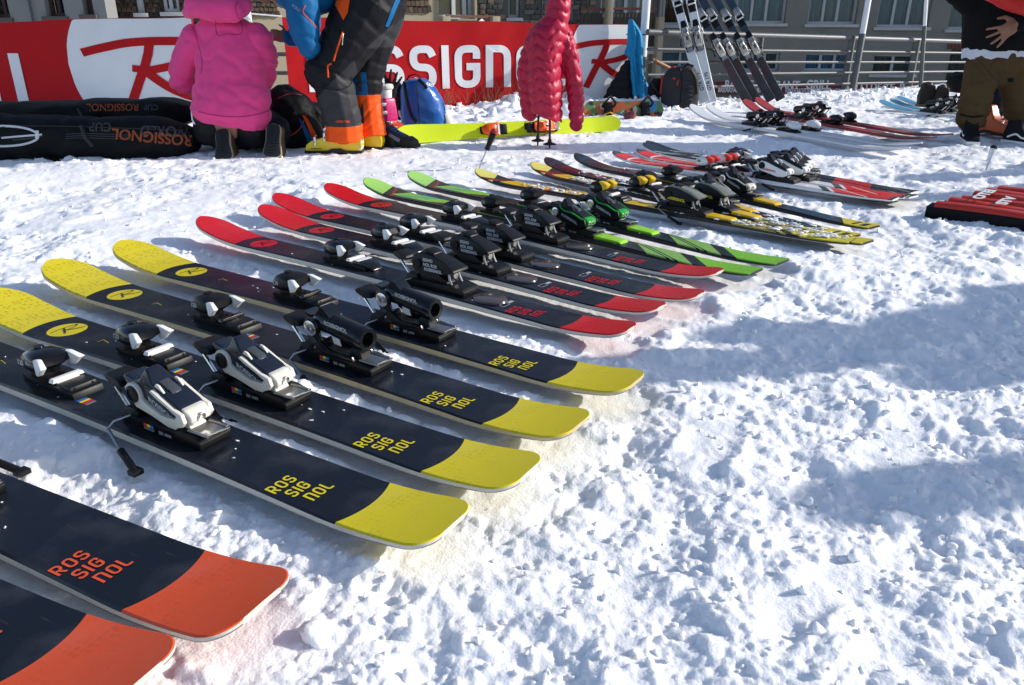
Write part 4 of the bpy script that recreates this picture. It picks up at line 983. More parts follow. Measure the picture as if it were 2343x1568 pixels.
# --- cream house with balcony left of it
fc_ = Facade(545, 15.5, 1092, 18.2); root = thing('cream_house', 'cream rendered house with brown shingles and slatted balcony behind the bending person', 'building', fc_.P(2, -3.5)); bf = names()
hc = [hole(fc_, 1000, -60, 1086, 44), hole(fc_, 948, 54, 982, 100)]; hc[0] = (hc[0][0], hc[0][1], hc[0][2], hc[0][2] + 2.1)
wall_with_holes(fc_, 0, fc_.len - .003, -3.5, 6, hc, CREAM, None); window(fc_, hc[0], None, CURT_D, mull=(.5, .8), sill=None, fw=.08); window(fc_, hc[1], None, CURT_D, frame=WOODD, mull=(.5,), sill=None)
balcony(fc_, 984, 1088, 44, 82, .7)
for u in (978, 1089): q = MB(); x = fc_.at(u, 40)[0]; fc_.slab(q, x - .09, x + .09, -3.5, fc_.at(u, 38)[1], .62, .85); q.build('pillar', CREAM, None, bevel=.01)
SHING = [mat('shingle_%s' % n, c, .85, var=.3, scale=9, stretch=(6, 6, 1)) for n, c in (('brown', (.060, .040, .028)), ('dark', (.032, .024, .019)), ('tan', (.085, .058, .038)))]
def shingles(fc, x0, x1, z0, z1, rows, cols, skip=()):
    r = random.Random(9); dz = (z1 - z0) / rows; dx = (x1 - x0) / cols; out = []
    for j in range(rows):
        for i in range(cols):
            x = x0 + dx * (i + (.5 if j % 2 else 0)) ; 
            if x + dx > x1 or any(h[0] < x + dx and x < h[1] and h[2] - .08 < z0 + dz * (j + .5) < h[3] + .05 for h in skip): continue
            q = MB(); t = r.uniform(.03, .045)
            v = [fc.P(x + .006, z0 + dz * j, .02), fc.P(x + dx - .006, z0 + dz * j, .02), fc.P(x + .006, z0 + dz * (j + 1.15), .004), fc.P(x + dx - .006, z0 + dz * (j + 1.15), .004), fc.P(x + .006, z0 + dz * j + r.uniform(-.012, .012), .02 + t), fc.P(x + dx - .006, z0 + dz * j + r.uniform(-.012, .012), .02 + t), fc.P(x + .006, z0 + dz * (j + 1.15), .02), fc.P(x + dx - .006, z0 + dz * (j + 1.15), .02)]
            q.add(v, [(0, 1, 3, 2), (4, 6, 7, 5), (0, 4, 5, 1), (2, 3, 7, 6), (0, 2, 6, 4), (1, 5, 7, 3)]); q.build('shingle', r.choice(SHING), None, smooth=0)
a = fc_.at(545, 38)[0], fc_.at(640, 38); shingles(fc_, .02, a[1][0], a[1][1], 1.5, 8, 9)
a = fc_.at(880, 28); b = fc_.at(985, 28); shingles(fc_, a[0], b[0], a[1], 1.65, 6, 10)
adopt(root, bf)
# small house-shaped notice on the balcony
nb = thing('notice_board', 'small house shaped notice with coloured blocks on the slatted balcony', 'sign', fc_.P(fc_.at(1062, 60)[0], fc_.at(1062, 82)[1], .75)); bf = names()
c0 = fc_.at(1047, 82); c1 = fc_.at(1077, 43); hx = (c0[0] + c1[0]) / 2; hw = abs(c1[0] - c0[0]) / 2; zr = c1[1]; zb = c0[1]; ze = zb + (zr - zb) * .66
q = MB(); V = [fc_.P(x, z, d) for d in (.73, .75) for x, z in ((hx - hw, zb), (hx + hw, zb), (hx + hw, ze), (hx, zr), (hx - hw, ze))]; q.add(V, [(0, 1, 2, 3, 4), (9, 8, 7, 6, 5)] + [(i, (i + 1) % 5, (i + 1) % 5 + 5, i + 5) for i in range(5)]); q.build('board', WHITE, None, smooth=0)
for i, c in enumerate(((.55, .03, .12), (.25, .5, .05), (.05, .25, .6))): q = MB(); fc_.slab(q, hx - .1 + i * .07, hx - .04 + i * .07, ze - .12, ze + .02 + .03 * (i % 2), .752, .758); q.build('block', mat('notice_colour_%d' % i, c, .6), None, smooth=0)
q = MB(); fc_.slab(q, hx - hw * .9, hx + hw * .9, zb + .02, zb + .10, .752, .757); q.build('strip', mat('notice_yellow', (.6, .5, .03), .6), None, smooth=0)
adopt(nb, bf)

# --- left: grey rendered house, then shingled part
fl = Facade(-560, 15.0, 249, 14.6); root = thing('grey_house', 'grey rendered house with brown framed windows at the far left', 'building', fl.P(3, -3.5)); bf = names()
hs = [hole(fl, -40, -60, 24, 41), hole(fl, 87, -60, 150, 38), hole(fl, 175, -60, 216, 34), hole(fl, -300, -60, -200, 44)]; hs = [(h[0], h[1], h[2], h[2] + 1.2) for h in hs]
wall_with_holes(fl, 0, fl.len, -3.5, 6, hs, RENDER_G, None)
BRF = mat('brown_window_frame', (.055, .022, .018), .5, var=.2)
for h in hs: window(fl, h, None, mat('dark_curtain', (.05, .05, .05), .8, var=.5, scale=3, stretch=(12, 1, .4)), frame=BRF, mull=(.5,), sill=mat('brown_sill', (.10, .07, .06), .6))
q = MB(); x = fl.at(80, 20)[0]; x = fl.at(75, 20)[0]; q.cyl(fl.P(x, -3.4, .06), fl.P(x, 5.9, .06), .022, 10); q.build('drainpipe', mat('dark_drainpipe', (.05, .055, .07), .5), None)
adopt(root, bf)
fs_ = Facade(250, 15.2, 545, 15.45); root = thing('shingled_house', 'dark brown shingled house with white framed windows left of the pink hood', 'building', fs_.P(1, -3.5)); bf = names()
hs = [hole(fs_, 300, -60, 332, 30), hole(fs_, 362, -60, 412, 28)]; hs = [(h[0], h[1], h[2], h[2] + 1.2) for h in hs]
wall_with_holes(fs_, .003, fs_.len - .003, -3.5, 6, hs, mat('shingle_backing', (.03, .022, .018), .9), None)
for h in hs: window(fs_, h, None, CREAM, frame=FRAME_W, mull=(.45,), sill=FRAME_W, rec=.05)
shingles(fs_, .02, fs_.len - .05, fs_.at(300, 50)[1], 1.55, 10, 26, skip=hs)
adopt(root, bf)

# ================================================================ RAILING
GALV = mat('galvanised_steel', (.10, .105, .11), .5, metal=.3, var=.25, scale=14, bump=.1)
RUST = mat('rusty_steel', (.20, .11, .06), .6, metal=.5, var=.5, scale=10, bump=.3)
YL, YR, UL, UR = 8.35, 11.3, 1482, 2215
def rail_pt(u, v):
    t = (u - UL) / (UR - UL); Y = 1 / ((1 / YL) * (1 - t) + (1 / YR) * t); return B(u, v, Y)
rl = thing('railing', 'grey galvanised tube railing along the edge of the terrace', 'railing', (2.5, 9.0, 0)); bf = names()
for i, (va, vb) in enumerate(((74, 96), (113, 122), (143, 143), (172, 164), (202, 186))):
    s = (vb - va) / (UR - UL); q = MB(); q.tube([rail_pt(u, va + s * (u - UL)) for u in (1481, 1560, 1640, 1800, 1940, 2085, UR, 2420)], .030 if i == 0 else .015, 14); q.build('rail', GALV, None)
for u, vt, ub, vb, w in ((1950, 82, 1928, 232, .04), (2098, 92, 2082, 215, .045), (1742, 86, 1732, 240, .026)):
    q = MB(); a, b = rail_pt(u, vt), rail_pt(ub, vb); b.x, b.y = a.x, a.y; q.cyl(a, b, w, 14); q.build('post', GALV, None)
adopt(rl, bf)
br = MB(); br.tube([rail_pt(1488, 135), rail_pt(1596, 190)], .022, 12); tag(br.build('brace_tube', RUST), 'rusty slanted steel tube in front of the railing', 'tube')
# banner poles
POLE = mat('white_paint_pole', (.74, .75, .76), .35, var=.06, scale=6)
def pole(u0, v0, u1, v1, r, label, hi=2.4, lower=None):
    a = rail_pt(u0, v0) - Vector((0, .12, 0)); b = rail_pt(u1, v1) - Vector((0, .12, 0)); d = (a - b).normalized(); t = thing('pole', label, 'pole', b); bf = names()
    q = MB(); q.cyl(a, a + d * hi, r, 14); q.build('upper_tube', POLE, None); q = MB(); q.cyl(b, a - d * .002, r * 1.12, 14); q.build('lower_tube', GALV, None); adopt(t, bf)
pole(1963, 78, 1936, 232, .034, 'white topped pole leaning beside the middle railing post')
pole(2104, 60, 2094, 215, .022, 'thin grey pole standing behind the farther railing post')
pp = thing('pole', 'white pole standing at the right end of the red banner', 'pole', B(1470, 240, 8.75)); bf = names()
q = MB(); b = B(1470, 130, 8.75); q.cyl(b, Vector((b.x + .02, b.y, 3.2)), .042, 16); q.build('upper_tube', POLE, None); q = MB(); q.cyl(Vector((b.x, b.y, -.1)), b - Vector((0, 0, .002)), .046, 16); q.build('lower_tube', GALV, None)
q = MB(); q.tube([B(1432, 79, 8.7), B(1478, 80, 8.68)], .006, 8); q.build('cable_tie', BLACK, None); adopt(pp, bf)
pp = thing('pole', 'white pole between the two banners, beside the pink hoodie', 'pole', B(565, 230, 7.4)); bf = names(); b = B(566, 40, 7.4); q = MB(); q.cyl(Vector((b.x, b.y, -.05)), Vector((b.x, b.y, 3)), .034, 14); q.build('tube', POLE, None)
q = MB(); q.tube([B(572, 32, 7.36), B(645, 38, 7.45)], .006, 8); q.build('strap', WHITE, None); adopt(pp, bf)
lr = thing('rail_section', 'short dark railing piece seen between the two banners', 'railing', B(620, 200, 8.2)); bf = names()
for v in (125, 168): q = MB(); q.tube([B(560, v - 1, 8.2), B(700, v, 8.3)], .02, 10); q.build('rail', GALV, None)
adopt(lr, bf)

# ================================================================ BANNERS
RED_B = mat('red_banner_cloth', (.44, .010, .013), .7, var=.10, scale=2.2, bump=.12, bscale=60, spec=.12)
WHT_B = mat('white_banner_print', (.70, .71, .72), .55, var=.05, scale=3)
def banner(f, uvs, label, letters):
    """f: facade plane, uvs: corner picture points"""
    root = thing('banner', label, 'banner', f.P(1, 0)); bf = names()
    (u0, v0), (u1, v1), zb0, zb1 = uvs
    xa, za = f.at(u0, v0); xb, zb = f.at(u1, v1); n = 60; m = 14; V = []; F = []
    def surf(x, z, d=0): return f.P(x, z, d + .014 * math.sin(x * 2.3 + 1) * math.sin((z + .1) * 3) + .004 * math.sin(x * 9 + z * 5) + .003 * math.sin(x * 17 - z * 14 + 2 * math.sin(x * 3)))
    def top(x): return za + (zb - za) * (x - xa) / (xb - xa) + .006 * math.sin(x * 4)
    def bot(x): return zb0 + (zb1 - zb0) * (x - xa) / (xb - xa)
    for k, d in enumerate((0, -.018)):
        for i in range(n + 1):
            x = xa + (xb - xa) * i / n
            for j in range(m + 1): V.append(surf(x, bot(x) + (top(x) - bot(x)) * j / m, d))
    N = (n + 1) * (m + 1); id_ = lambda k, i, j: k * N + i * (m + 1) + j
    for i in range(n):
        for j in range(m): F.append((id_(0, i, j), id_(0, i + 1, j), id_(0, i + 1, j + 1), id_(0, i, j + 1))); F.append((id_(1, i, j), id_(1, i, j + 1), id_(1, i + 1, j + 1), id_(1, i + 1, j)))
        F += [(id_(0, i, 0), id_(1, i, 0), id_(1, i + 1, 0), id_(0, i + 1, 0)), (id_(0, i, m), id_(0, i + 1, m), id_(1, i + 1, m), id_(1, i, m))]
    for j in range(m): F += [(id_(0, 0, j), id_(0, 0, j + 1), id_(1, 0, j + 1), id_(1, 0, j)), (id_(0, n, j), id_(1, n, j), id_(1, n, j + 1), id_(0, n, j + 1))]
    MB().add(V, F).build('sheet', RED_B, None, smooth=50)
    letters(f, surf, top, bot, xa, xb); adopt(root, bf)
def oval(f, surf, top, bot, cx, cz, rx, rz, xmin, xmax):
    """white oval cut off by the banner's edges"""
    n = 60; V = []; F = []; k = 0; m = 16
    for i in range(n + 1):
        x = max(xmin, cx - rx) + (min(xmax, cx + rx) - max(xmin, cx - rx)) * i / n; hh = rz * math.sqrt(max(0, 1 - ((x - cx) / rx) ** 2)); a = max(bot(x) + .003, cz - hh); b = max(a, min(top(x) - .004, cz + hh))
        for j in range(m + 1): V.append(surf(x, a + (b - a) * j / m, .003))
        if i:
            for j in range(m): q = (i - 1) * (m + 1) + j; F.append((q, q + m + 1, q + m + 2, q + 1))
    MB().add(V, F).build('white_oval', WHT_B, None, smooth=0)
def big_logo(f, surf, cx, cz, sx, sz, m, clipx=None, clipz=None):
    vf = join2d([stroke(bezier([(-1.33, .40), (-.9, .52), (-.4, .64), (.1, .69), (.6, .70), (.95, .69)]), .2),
        stroke(bezier([(.95, .69), (1.12, .58), (1.0, .36), (.62, .14), (.1, .0), (-.1, -.02)]), .19), stroke([(.12, .66), (.06, .40), (-.04, .12), (-.2, -.24), (-.47, -.9)], .2), stroke([(-.33, .03), (-.1, .0)], .17), stroke(bezier([(-.06, -.02), (.28, -.35), (.7, -.6), (1.2, -.76)]), .21)])
    vf = ([(min(max(x, -9 if not clipx else (clipx[0] - cx) / sx), 9 if not clipx else (clipx[1] - cx) / sx), max(y, -9 if clipz is None else (clipz - cz) / sz), l) for x, y, l in vf[0]], vf[1])
    # three very thin layers keep overlapping strokes apart
    return decal('logo', vf, lambda a, b: surf(cx + a * sx, cz + b * sz, .0065), m, None, lay=.001)
fb = Facade(645, 7.6, 1435, 8.85)
def right_letters(f, surf, top, bot, xa, xb):
    vf, w = word('ROSSIGnOL', .205, .36); x0, z0 = f.at(716, 196); x1 = f.at(1228, 150)[0]; _, z1 = f.at(1060, 104); _, z0 = f.at(1060, 202)
    wO, w8 = word('ROSSIGnO', .205, .36); k = (x1 - x0) / w8; hz = (z1 - z0)
    for i, c in enumerate('ROSSIGnOL'):
        off = sum((0 if q == 'I' else GW) + .36 for q in 'ROSSIGnOL'[:i]); vf = glyph(c, .205)
        vf = ([(p[0] + off, p[1], *p[2:]) for p in vf[0]], vf[1]); decal('lettering', vf, lambda a, b: surf(x0 + a * k, z0 + hz * (.085 + b * .83), .006), WHT_B, None)
    c = f.at(1376, 142); ex = f.at(1386, 140); oval(f, surf, top, bot, ex[0], ex[1] - .02, .44, .56, xa, xb - .004); big_logo(f, surf, c[0], c[1], f.at(1450, 142)[0] - c[0], c[1] - f.at(1376, 206)[1], RED_B, (xa, xb - .01))
banner(fb, ((645, 40), (1440, 58), -.06, -.06), 'long sunlit red and white ski brand banner behind the bending person', right_letters)
fb2 = Facade(-260, 7.75, 438, 7.4)
def left_letters(f, surf, top, bot, xa, xb):
    for c, u0, u1 in (('O', -62, 2), ('L', 32, 112)):
        x0, z1 = f.at(u0, 137); x1, z0 = f.at(u1, 255); k = (x1 - x0) / GW; hz = z1 - z0
        decal('lettering', glyph(c, .24), lambda a, b: surf(x0 + a * k, max(bot(0) + .01, z0 + b * hz), .006), WHT_B, None)
    c = f.at(340, 160); ex = f.at(352, 150); r1 = ex[0] - f.at(155, 150)[0]; oval(f, surf, top, bot, ex[0], ex[1], r1, r1 * .84, xa, xb - .004); big_logo(f, surf, c[0], c[1], f.at(452, 160)[0] - c[0], c[1] - f.at(340, 251)[1], RED_B, (xa, xb - .01))
banner(fb2, ((-260, 58), (438, 38), -.10, -.10), 'shaded red and white ski brand banner at the left behind the ski bags', left_letters)
# dry grass at the foot of the banner
gm = mat('dry_grass', (.30, .22, .11), .8, var=.3); q = MB(); r = random.Random(2)
for _ in range(130):
    x = fb.at(r.uniform(990, 1300), 240)[0]; p = fb.P(x, .02, r.uniform(.03, .16)); h = r.uniform(.05, .22); dx = r.uniform(-.08, .10); q.tube([p, p + Vector((dx * .4, -.01, h * .6)), p + Vector((dx, -.02, h))], [.0016, .0013, .0005], 4)
tag(q.build('dry_grass', gm), 'dry yellow grass blades at the foot of the red banner', 'grass', kind='stuff')

# ================================================================ PEOPLE
from mathutils.bvhtree import BVHTree
SKIN = mat('skin', (.30, .155, .10), .5, var=.10, scale=18, sss=.1)
HAIR = mat('brown_hair', (.045, .025, .015), .6, var=.3, scale=40, stretch=(1, 1, .2))
def limb(mb, pts, rs, flat=1.0, n=12, end=True):
    pts = [Vector(p) for p in pts]; mb.tube(pts, rs, n, flat=flat)
    for p, r in (list(zip(pts, rs)) if end else list(zip(pts, rs))[:-1]): mb.ball(p, r * .985, r * .985, r * .985, 12)
def hand(mb, wrist, d, nrm, size=1.0, curl=.5, spread=.25, thumb=1):
    """palm, four bent fingers of different length and a thumb leaving the side of the palm"""
    d = Vector(d).normalized(); nrm = Vector(nrm); nrm = (nrm - d * nrm.dot(d)).normalized(); s = d.cross(nrm) * thumb; w = Vector(wrist)
    rot = Matrix((s, d, nrm)).transposed()
    mb.ball(w + d * .048 * size, .040 * size, .052 * size, .017 * size, 14, rot=rot); mb.tube([w - d * .03, w + d * .03], [.026 * size, .027 * size], 10, flat=.75)
    for i, (o, l) in enumerate(((.030, .072), (.010, .082), (-.010, .076), (-.029, .060))):
        b = w + d * .085 * size + s * o * size; a = spread * (1 - i / 1.5) ; q = (d + s * a * .6).normalized()
        p1 = b + (q * math.cos(curl * .4) + nrm * -math.sin(curl * .4)) * l * .42 * size; p2 = p1 + (q * math.cos(curl) - nrm * math.sin(curl)) * l * .33 * size; p3 = p2 + (q * math.cos(curl * 1.5) - nrm * math.sin(curl * 1.5)) * l * .28 * size
        mb.tube([b - d * .02, b, p1, p2, p3], [.0095 * size, .0095 * size, .0088 * size, .0082 * size, .0070 * size], 8); mb.ball(p3, .007 * size, n=8)
    t0 = w + d * .025 * size + s * .028 * size; t1 = t0 + (d * .5 + s * .8 - nrm * .25).normalized() * .042 * size; t2 = t1 + (d * .85 + s * .35 - nrm * .3).normalized() * .032 * size
    mb.tube([t0, t1, t2], [.014 * size, .0105 * size, .008 * size], 8); mb.ball(t2, .008 * size, n=8)
def head(mb, c, face, up, s=1.0):
    """skull, jaw, nose, ears, lips, brow"""
    f = Vector(face).normalized(); u = Vector(up); u = (u - f * u.dot(f)).normalized(); r = f.cross(u); c = Vector(c); rot = Matrix((r, f, u)).transposed()
    mb.ball(c + u * .03 * s, .078 * s, .096 * s, .092 * s, 18, rot=rot); mb.ball(c - u * .045 * s + f * .025 * s, .058 * s, .068 * s, .066 * s, 16, rot=rot); mb.ball(c - u * .09 * s + f * .062 * s, .026 * s, .022 * s, .02 * s, 10, rot=rot)
    mb.tube([c + u * .012 * s + f * .085 * s, c - u * .025 * s + f * .112 * s], [.010 * s, .016 * s], 8); mb.ball(c - u * .028 * s + f * .102 * s, .018 * s, .014 * s, .011 * s, 8, rot=rot)
    mb.tube([c - u * .058 * s + f * .085 * s - r * .024 * s, c - u * .056 * s + f * .094 * s, c - u * .058 * s + f * .085 * s + r * .024 * s], .0075 * s, 8)
    for k in (-1, 1):
        mb.ball(c - u * .01 * s + r * k * .078 * s - f * .012 * s, .012 * s, .022 * s, .032 * s, 10, rot=rot); mb.tube([c + u * .022 * s + f * .088 * s + r * k * .012 * s, c + u * .026 * s + f * .08 * s + r * k * .045 * s], .009 * s, 8)
    eyes = [(c + u * .006 * s + f * .078 * s + r * k * .031 * s) for k in (-1, 1)]
    mb.tube([c - u * .06 * s - f * .01 * s, c - u * .17 * s - f * .03 * s], [.052 * s, .06 * s], 12)
    return eyes, rot
class Draw:
    """project picture strokes on to a finished garment"""
    def __init__(s, obj):
        bpy.context.view_layer.update(); me = obj.data; s.obj = obj; s.bvh = BVHTree.FromPolygons([obj.matrix_world @ v.co for v in me.vertices], [tuple(p.vertices) for p in me.polygons])
    def at(s, u, v, off=.002):
        o = Vector((0, 0, CAM_H)); d = ray(u, v).normalized(); h = s.bvh.ray_cast(o, d)
        if h[0] is None:
            h = s.bvh.find_nearest(o + d * 5.0)
        n = h[1] if h[1].dot(d) < 0 else -h[1]
        return h[0] + n * off
    def line(s, name, pts, r, m, parent, n=10):
        P = [s.at(p.x, p.y, r * .3) for p in bezier([Vector(q) for q in pts], n)]; o = MB().tube(P, r, 6).build(name, m, None); keep(o, parent); return o
    def patch(s, name, poly, m, parent, off=.0025, k=9):
        """four-cornered patch"""
        a, b, c, d = [Vector(p) for p in poly]; V = []; F = []
        for i in range(k + 1):
            for j in range(k + 1):
                p = (a * (1 - i / k) + b * (i / k)) * (1 - j / k) + (d * (1 - i / k) + c * (i / k)) * (j / k); V.append(s.at(p.x, p.y, off))
        for i in range(k):
            for j in range(k): q = i * (k + 1) + j; F.append((q, q + k + 1, q + k + 2, q + 1))
        o = MB().add(V, F).build(name, m, None, smooth=60); keep(o, parent); return o
    def text(s, name, txt, u, v, size, m, parent, ang=0.0, off=.002):
        vf = text_mesh(txt, 1.0, .02); c, q = math.cos(ang), math.sin(ang)
        o = decal(name, vf, lambda a, b: s.at(u + (a * c - b * q) * size, v - (a * q + b * c) * size, off), m, None); keep(o, parent); return o
def keep(o, parent):
    bpy.context.view_layer.update(); o.parent = parent; o.matrix_parent_inverse = parent.matrix_world.inverted()
def ridge(p):
    """sharp creases with slack cloth between"""
    q = np.abs((p % 1.0) * 2 - 1); return 1 - 2.2 * np.exp(-(q / .32) ** 2) * .6 - .35 * q
def folds(amp, sc, s=0, creases=()): return lambda co: amp * noise3(co, sc, s) * 2 + amp * .5 * noise3(co, sc * 2.7, s + 3)

PINK = mat('pink_fleece', (.80, .065, .25), .85, var=.08, scale=12, bump=.06, bscale=420, sheen=.15)
PINKD = mat('pink_stitching', (.40, .018, .15), .85)
SKIPANT = mat('black_ski_pants', (.012, .012, .014), .6, var=.25, scale=20, bump=.1)

# ---------------------------------------------------------------- kneeling person in the pink hoodie
def kneeling():
    root = thing('person', 'person kneeling with back turned in a pink hooded sweatshirt and black trousers', 'person', (-1.72, 5.0, 0)); bf = names()
    P = lambda u, v, y: B(u, v, y)
    hip = P(528, 275, 5.04); chest = P(526, 130, 5.12); nk = P(505, 40, 5.16); hd = P(492, -38, 5.24)
    sl, sr = P(448, 92, 5.12), P(588, 88, 5.12); el, er = P(418, 172, 5.20), P(600, 178, 5.22); wl, wr = P(462, 212, 5.36), P(560, 205, 5.42)
    kl, kr = Vector((hip.x - .17, 5.5, .08)), Vector((hip.x + .2, 5.5, .08)); al, ar = P(508, 308, 4.97), P(624, 300, 4.97)
    b = MB(); limb(b, [hip, chest, nk], [.13, .14, .06]); ey, hrot = head(b, hd, (-.25, .8, -.55), (0, .55, .85)); limb(b, [sl, el, wl], [.05, .04, .028]); limb(b, [sr, er, wr], [.05, .04, .028])
    hand(b, wl, (.5, .8, -.3), (0, .2, 1), .95, .8); hand(b, wr, (-.6, .75, -.3), (0, .2, 1), .95, .8, thumb=-1); limb(b, [hip + Vector((-.1, 0, 0)), kl, al], [.09, .06, .045]); limb(b, [hip + Vector((.1, 0, 0)), kr, ar], [.09, .06, .045])
    remesh(b, 'body', SKIN, .009, 2)
    hr = MB(); hr.ball(hd + Vector((.0, -.02, .055)), .092, .108, .10, 18); hr.ball(hd + Vector((0, -.08, -.02)), .075, .06, .11, 14); remesh(hr, 'hair', HAIR, .012, 2, disp=folds(.006, 30, 2))
    j = MB(); rings = []
    for u, v, hw, hd_, y in ((532, 283, .215, .155, 5.03), (531, 270, .218, .16, 5.04), (531, 262, .232, .175, 5.04), (530, 225, .222, .17, 5.06), (529, 180, .205, .155, 5.09), (528, 130, .205, .145, 5.11), (524, 90, .212, .13, 5.13), (518, 62, .185, .12, 5.14), (508, 42, .115, .10, 5.16), (502, 20, .10, .09, 5.17)):
        c = P(u, v, y); rings.append([c + Vector((hw * math.cos(t * math.pi / 12), hd_ * math.sin(t * math.pi / 12), -.035 * math.cos(t * math.pi / 12) if v > 250 else 0)) for t in range(24)])
    j.loft(rings); limb(j, [sl, (sl + el) / 2 + Vector((-.015, 0, 0)), el, (el + wl) / 2, wl], [.088, .084, .080, .066, .05]); limb(j, [sr, (sr + er) / 2 + Vector((.02, 0, 0)), er, wr], [.085, .082, .075, .05])
    j.ball(el + Vector((.0, .0, -.02)), .075, .085, .085)
    # hood lying on the shoulders
    hood = [P(u, v, y) for u, v, y in ((436, 28, 5.16), (450, 14, 5.06), (490, 20, 5.0), (530, 22, 5.0), (552, 12, 5.06), (556, 0, 5.16))]; j.tube(hood, [.045, .062, .072, .070, .058, .045], 14)
    for p, r in zip(hood, [.045, .062, .072, .070, .058, .045]): j.ball(p, r * .98)
    j.ball(P(494, -2, 5.10), .150, .10, .080)
    def wrinkle(co):
        x, z = co[:, 0], co[:, 2]; f = .012 * noise3(co, 4, 4) + .004 * noise3(co, 13, 8) + .006 * ridge(z * 3.2 + (x + 1.72) * 2.2 + 1.6 * fbm(x * 3.5, z * 3.5, 17, 3)) + .006 * ridge(z * 4.5 - (x + 1.72) * 5 + 1.4 * fbm(x * 4, z * 4, 23, 3)) * np.clip((.75 - z) * 3, 0, 1)
        f += .009 * ridge(z * 8 + 1.3 * fbm(x * 5, z * 3, 2, 2) + np.abs(x + 1.72) * 4) * np.clip((np.abs(x + 1.70) - .10) / .12, 0, 1)       # folds at the arms
        f += .008 * ridge(z * 5 + (x + 1.72) * 3.6 + fbm(x * 4, z * 4, 3, 2)) * np.exp(-((z - .30) / .16) ** 2)          # drape above the hem
        return f
    hoodie = remesh(j, 'hoodie', PINK, .0085, 3, disp=wrinkle)
    t = MB(); limb(t, [hip + Vector((0, .06, -.03)), hip + Vector((0, .1, -.06))], [.155, .15]); limb(t, [hip + Vector((-.11, .02, -.04)), kl, kl + Vector((.01, -.25, -.01)), al + Vector((-.005, .12, -.02))], [.135, .11, .095, .085]); limb(t, [hip + Vector((.13, .02, -.04)), kr, kr + Vector((0, -.25, -.01)), ar + Vector((0, .12, -.01))], [.135, .11, .095, .085])
    t.ball(hip + Vector((-.17, .05, -.08)), .09, .12, .09); t.ball(hip + Vector((.17, .05, -.08)), .09, .13, .09)
    remesh(t, 'trousers', SKIPANT, .011, 3, disp=folds(.010, 9, 6))
    adopt(root, bf)
    dr = Draw(hoodie); dr.line('seam', [(493, 46), (497, 80), (520, 79), (553, 76), (548, 42)], .0022, PINKD, root, 6); dr.line('seam', [(455, 256), (490, 264), (540, 268), (590, 262), (622, 250)], .0026, PINKD, root); dr.line('seam', [(440, 62), (452, 95), (462, 140), (460, 170)], .002, PINKD, root)
    dr.line('seam', [(543, 4), (538, 20), (546, 44)], .0022, PINKD, root, 6)
    # winter boots with the soles turned to the camera
    TAN = mat('tan_boot', (.11, .062, .03), .7, var=.2, scale=20); WELT = mat('pale_welt', (.36, .30, .20), .6); SOLE = mat('boot_sole', (.014, .014, .015), .6, var=.3, scale=50)
    for (u0, v0, u1, v1) in ((512, 364, 508, 296), (622, 358, 626, 284)):
        a, c = P(u0, v0, 4.84), P(u1, v1, 4.92); ax = (c - a).normalized(); bt = bpy.data.objects.new('boot', None); bt2 = names()
        nrm = Vector((0, -1, 0)); nrm = (nrm - ax * nrm.dot(ax)).normalized(); sd = ax.cross(nrm); Lb = (c - a).length; prof = [(-.0, .026), (.01, .042), (.08, .052), (.17, .050), (.30, .046), (.45, .040), (.62, .039), (.80, .041), (.92, .037), (.985, .024)]
        def pt(l, w, d): return a + ax * (Lb * l) + sd * w + nrm * d
        def outline(grow, d): return [pt(l if 0 < l < .98 else l, w + grow, d) for l, w in prof] + [pt(l, -w - grow, d) for l, w in prof[::-1]]
        q = MB().loft([outline(.0, -.001), outline(.0, .008)]); so = q.build('boot', SOLE, None, bevel=.002)
        q = MB().loft([outline(.006, -.016), outline(.006, -.002)]); w_ = q.build('welt', WELT, None, bevel=.003)
        q = MB().loft([outline(.002, -.02), outline(.004, -.07), [p + ax * .02 for p in outline(-.004, -.11)], [p + ax * .05 for p in outline(-.012, -.16)]]); u_ = q.build('upper', TAN, None, bevel=.004, smooth=60)
        q = MB()
        for i in range(9):
            for k in (-1, 1):
                l = .10 + .095 * i; w = .03 if l < .4 else .025; m0 = pt(l, 0.004 * k, .008); m1 = pt(l + .03, w * k, .008); dd = ax * .008
                q.add([m0, m1, m1 + dd, m0 + dd, m0 + nrm * .006, m1 + nrm * .006, m1 + dd + nrm * .006, m0 + dd + nrm * .006], [(0, 1, 2, 3), (4, 7, 6, 5), (0, 4, 5, 1), (1, 5, 6, 2), (2, 6, 7, 3), (3, 7, 4, 0)])
        tr = q.build('tread', SOLE, None, smooth=0)
        keep(so, root)
        for o in (w_, u_, tr): keep(o, so)
    q = MB(); a = P(442, 262, 4.98); q.tube([P(452, 238, 5.0), P(438, 255, 4.98), P(440, 275, 4.97), P(446, 285, 4.97)], .005, 8); o = q.build('piping', WHITE, None); keep(o, root)
kneeling()

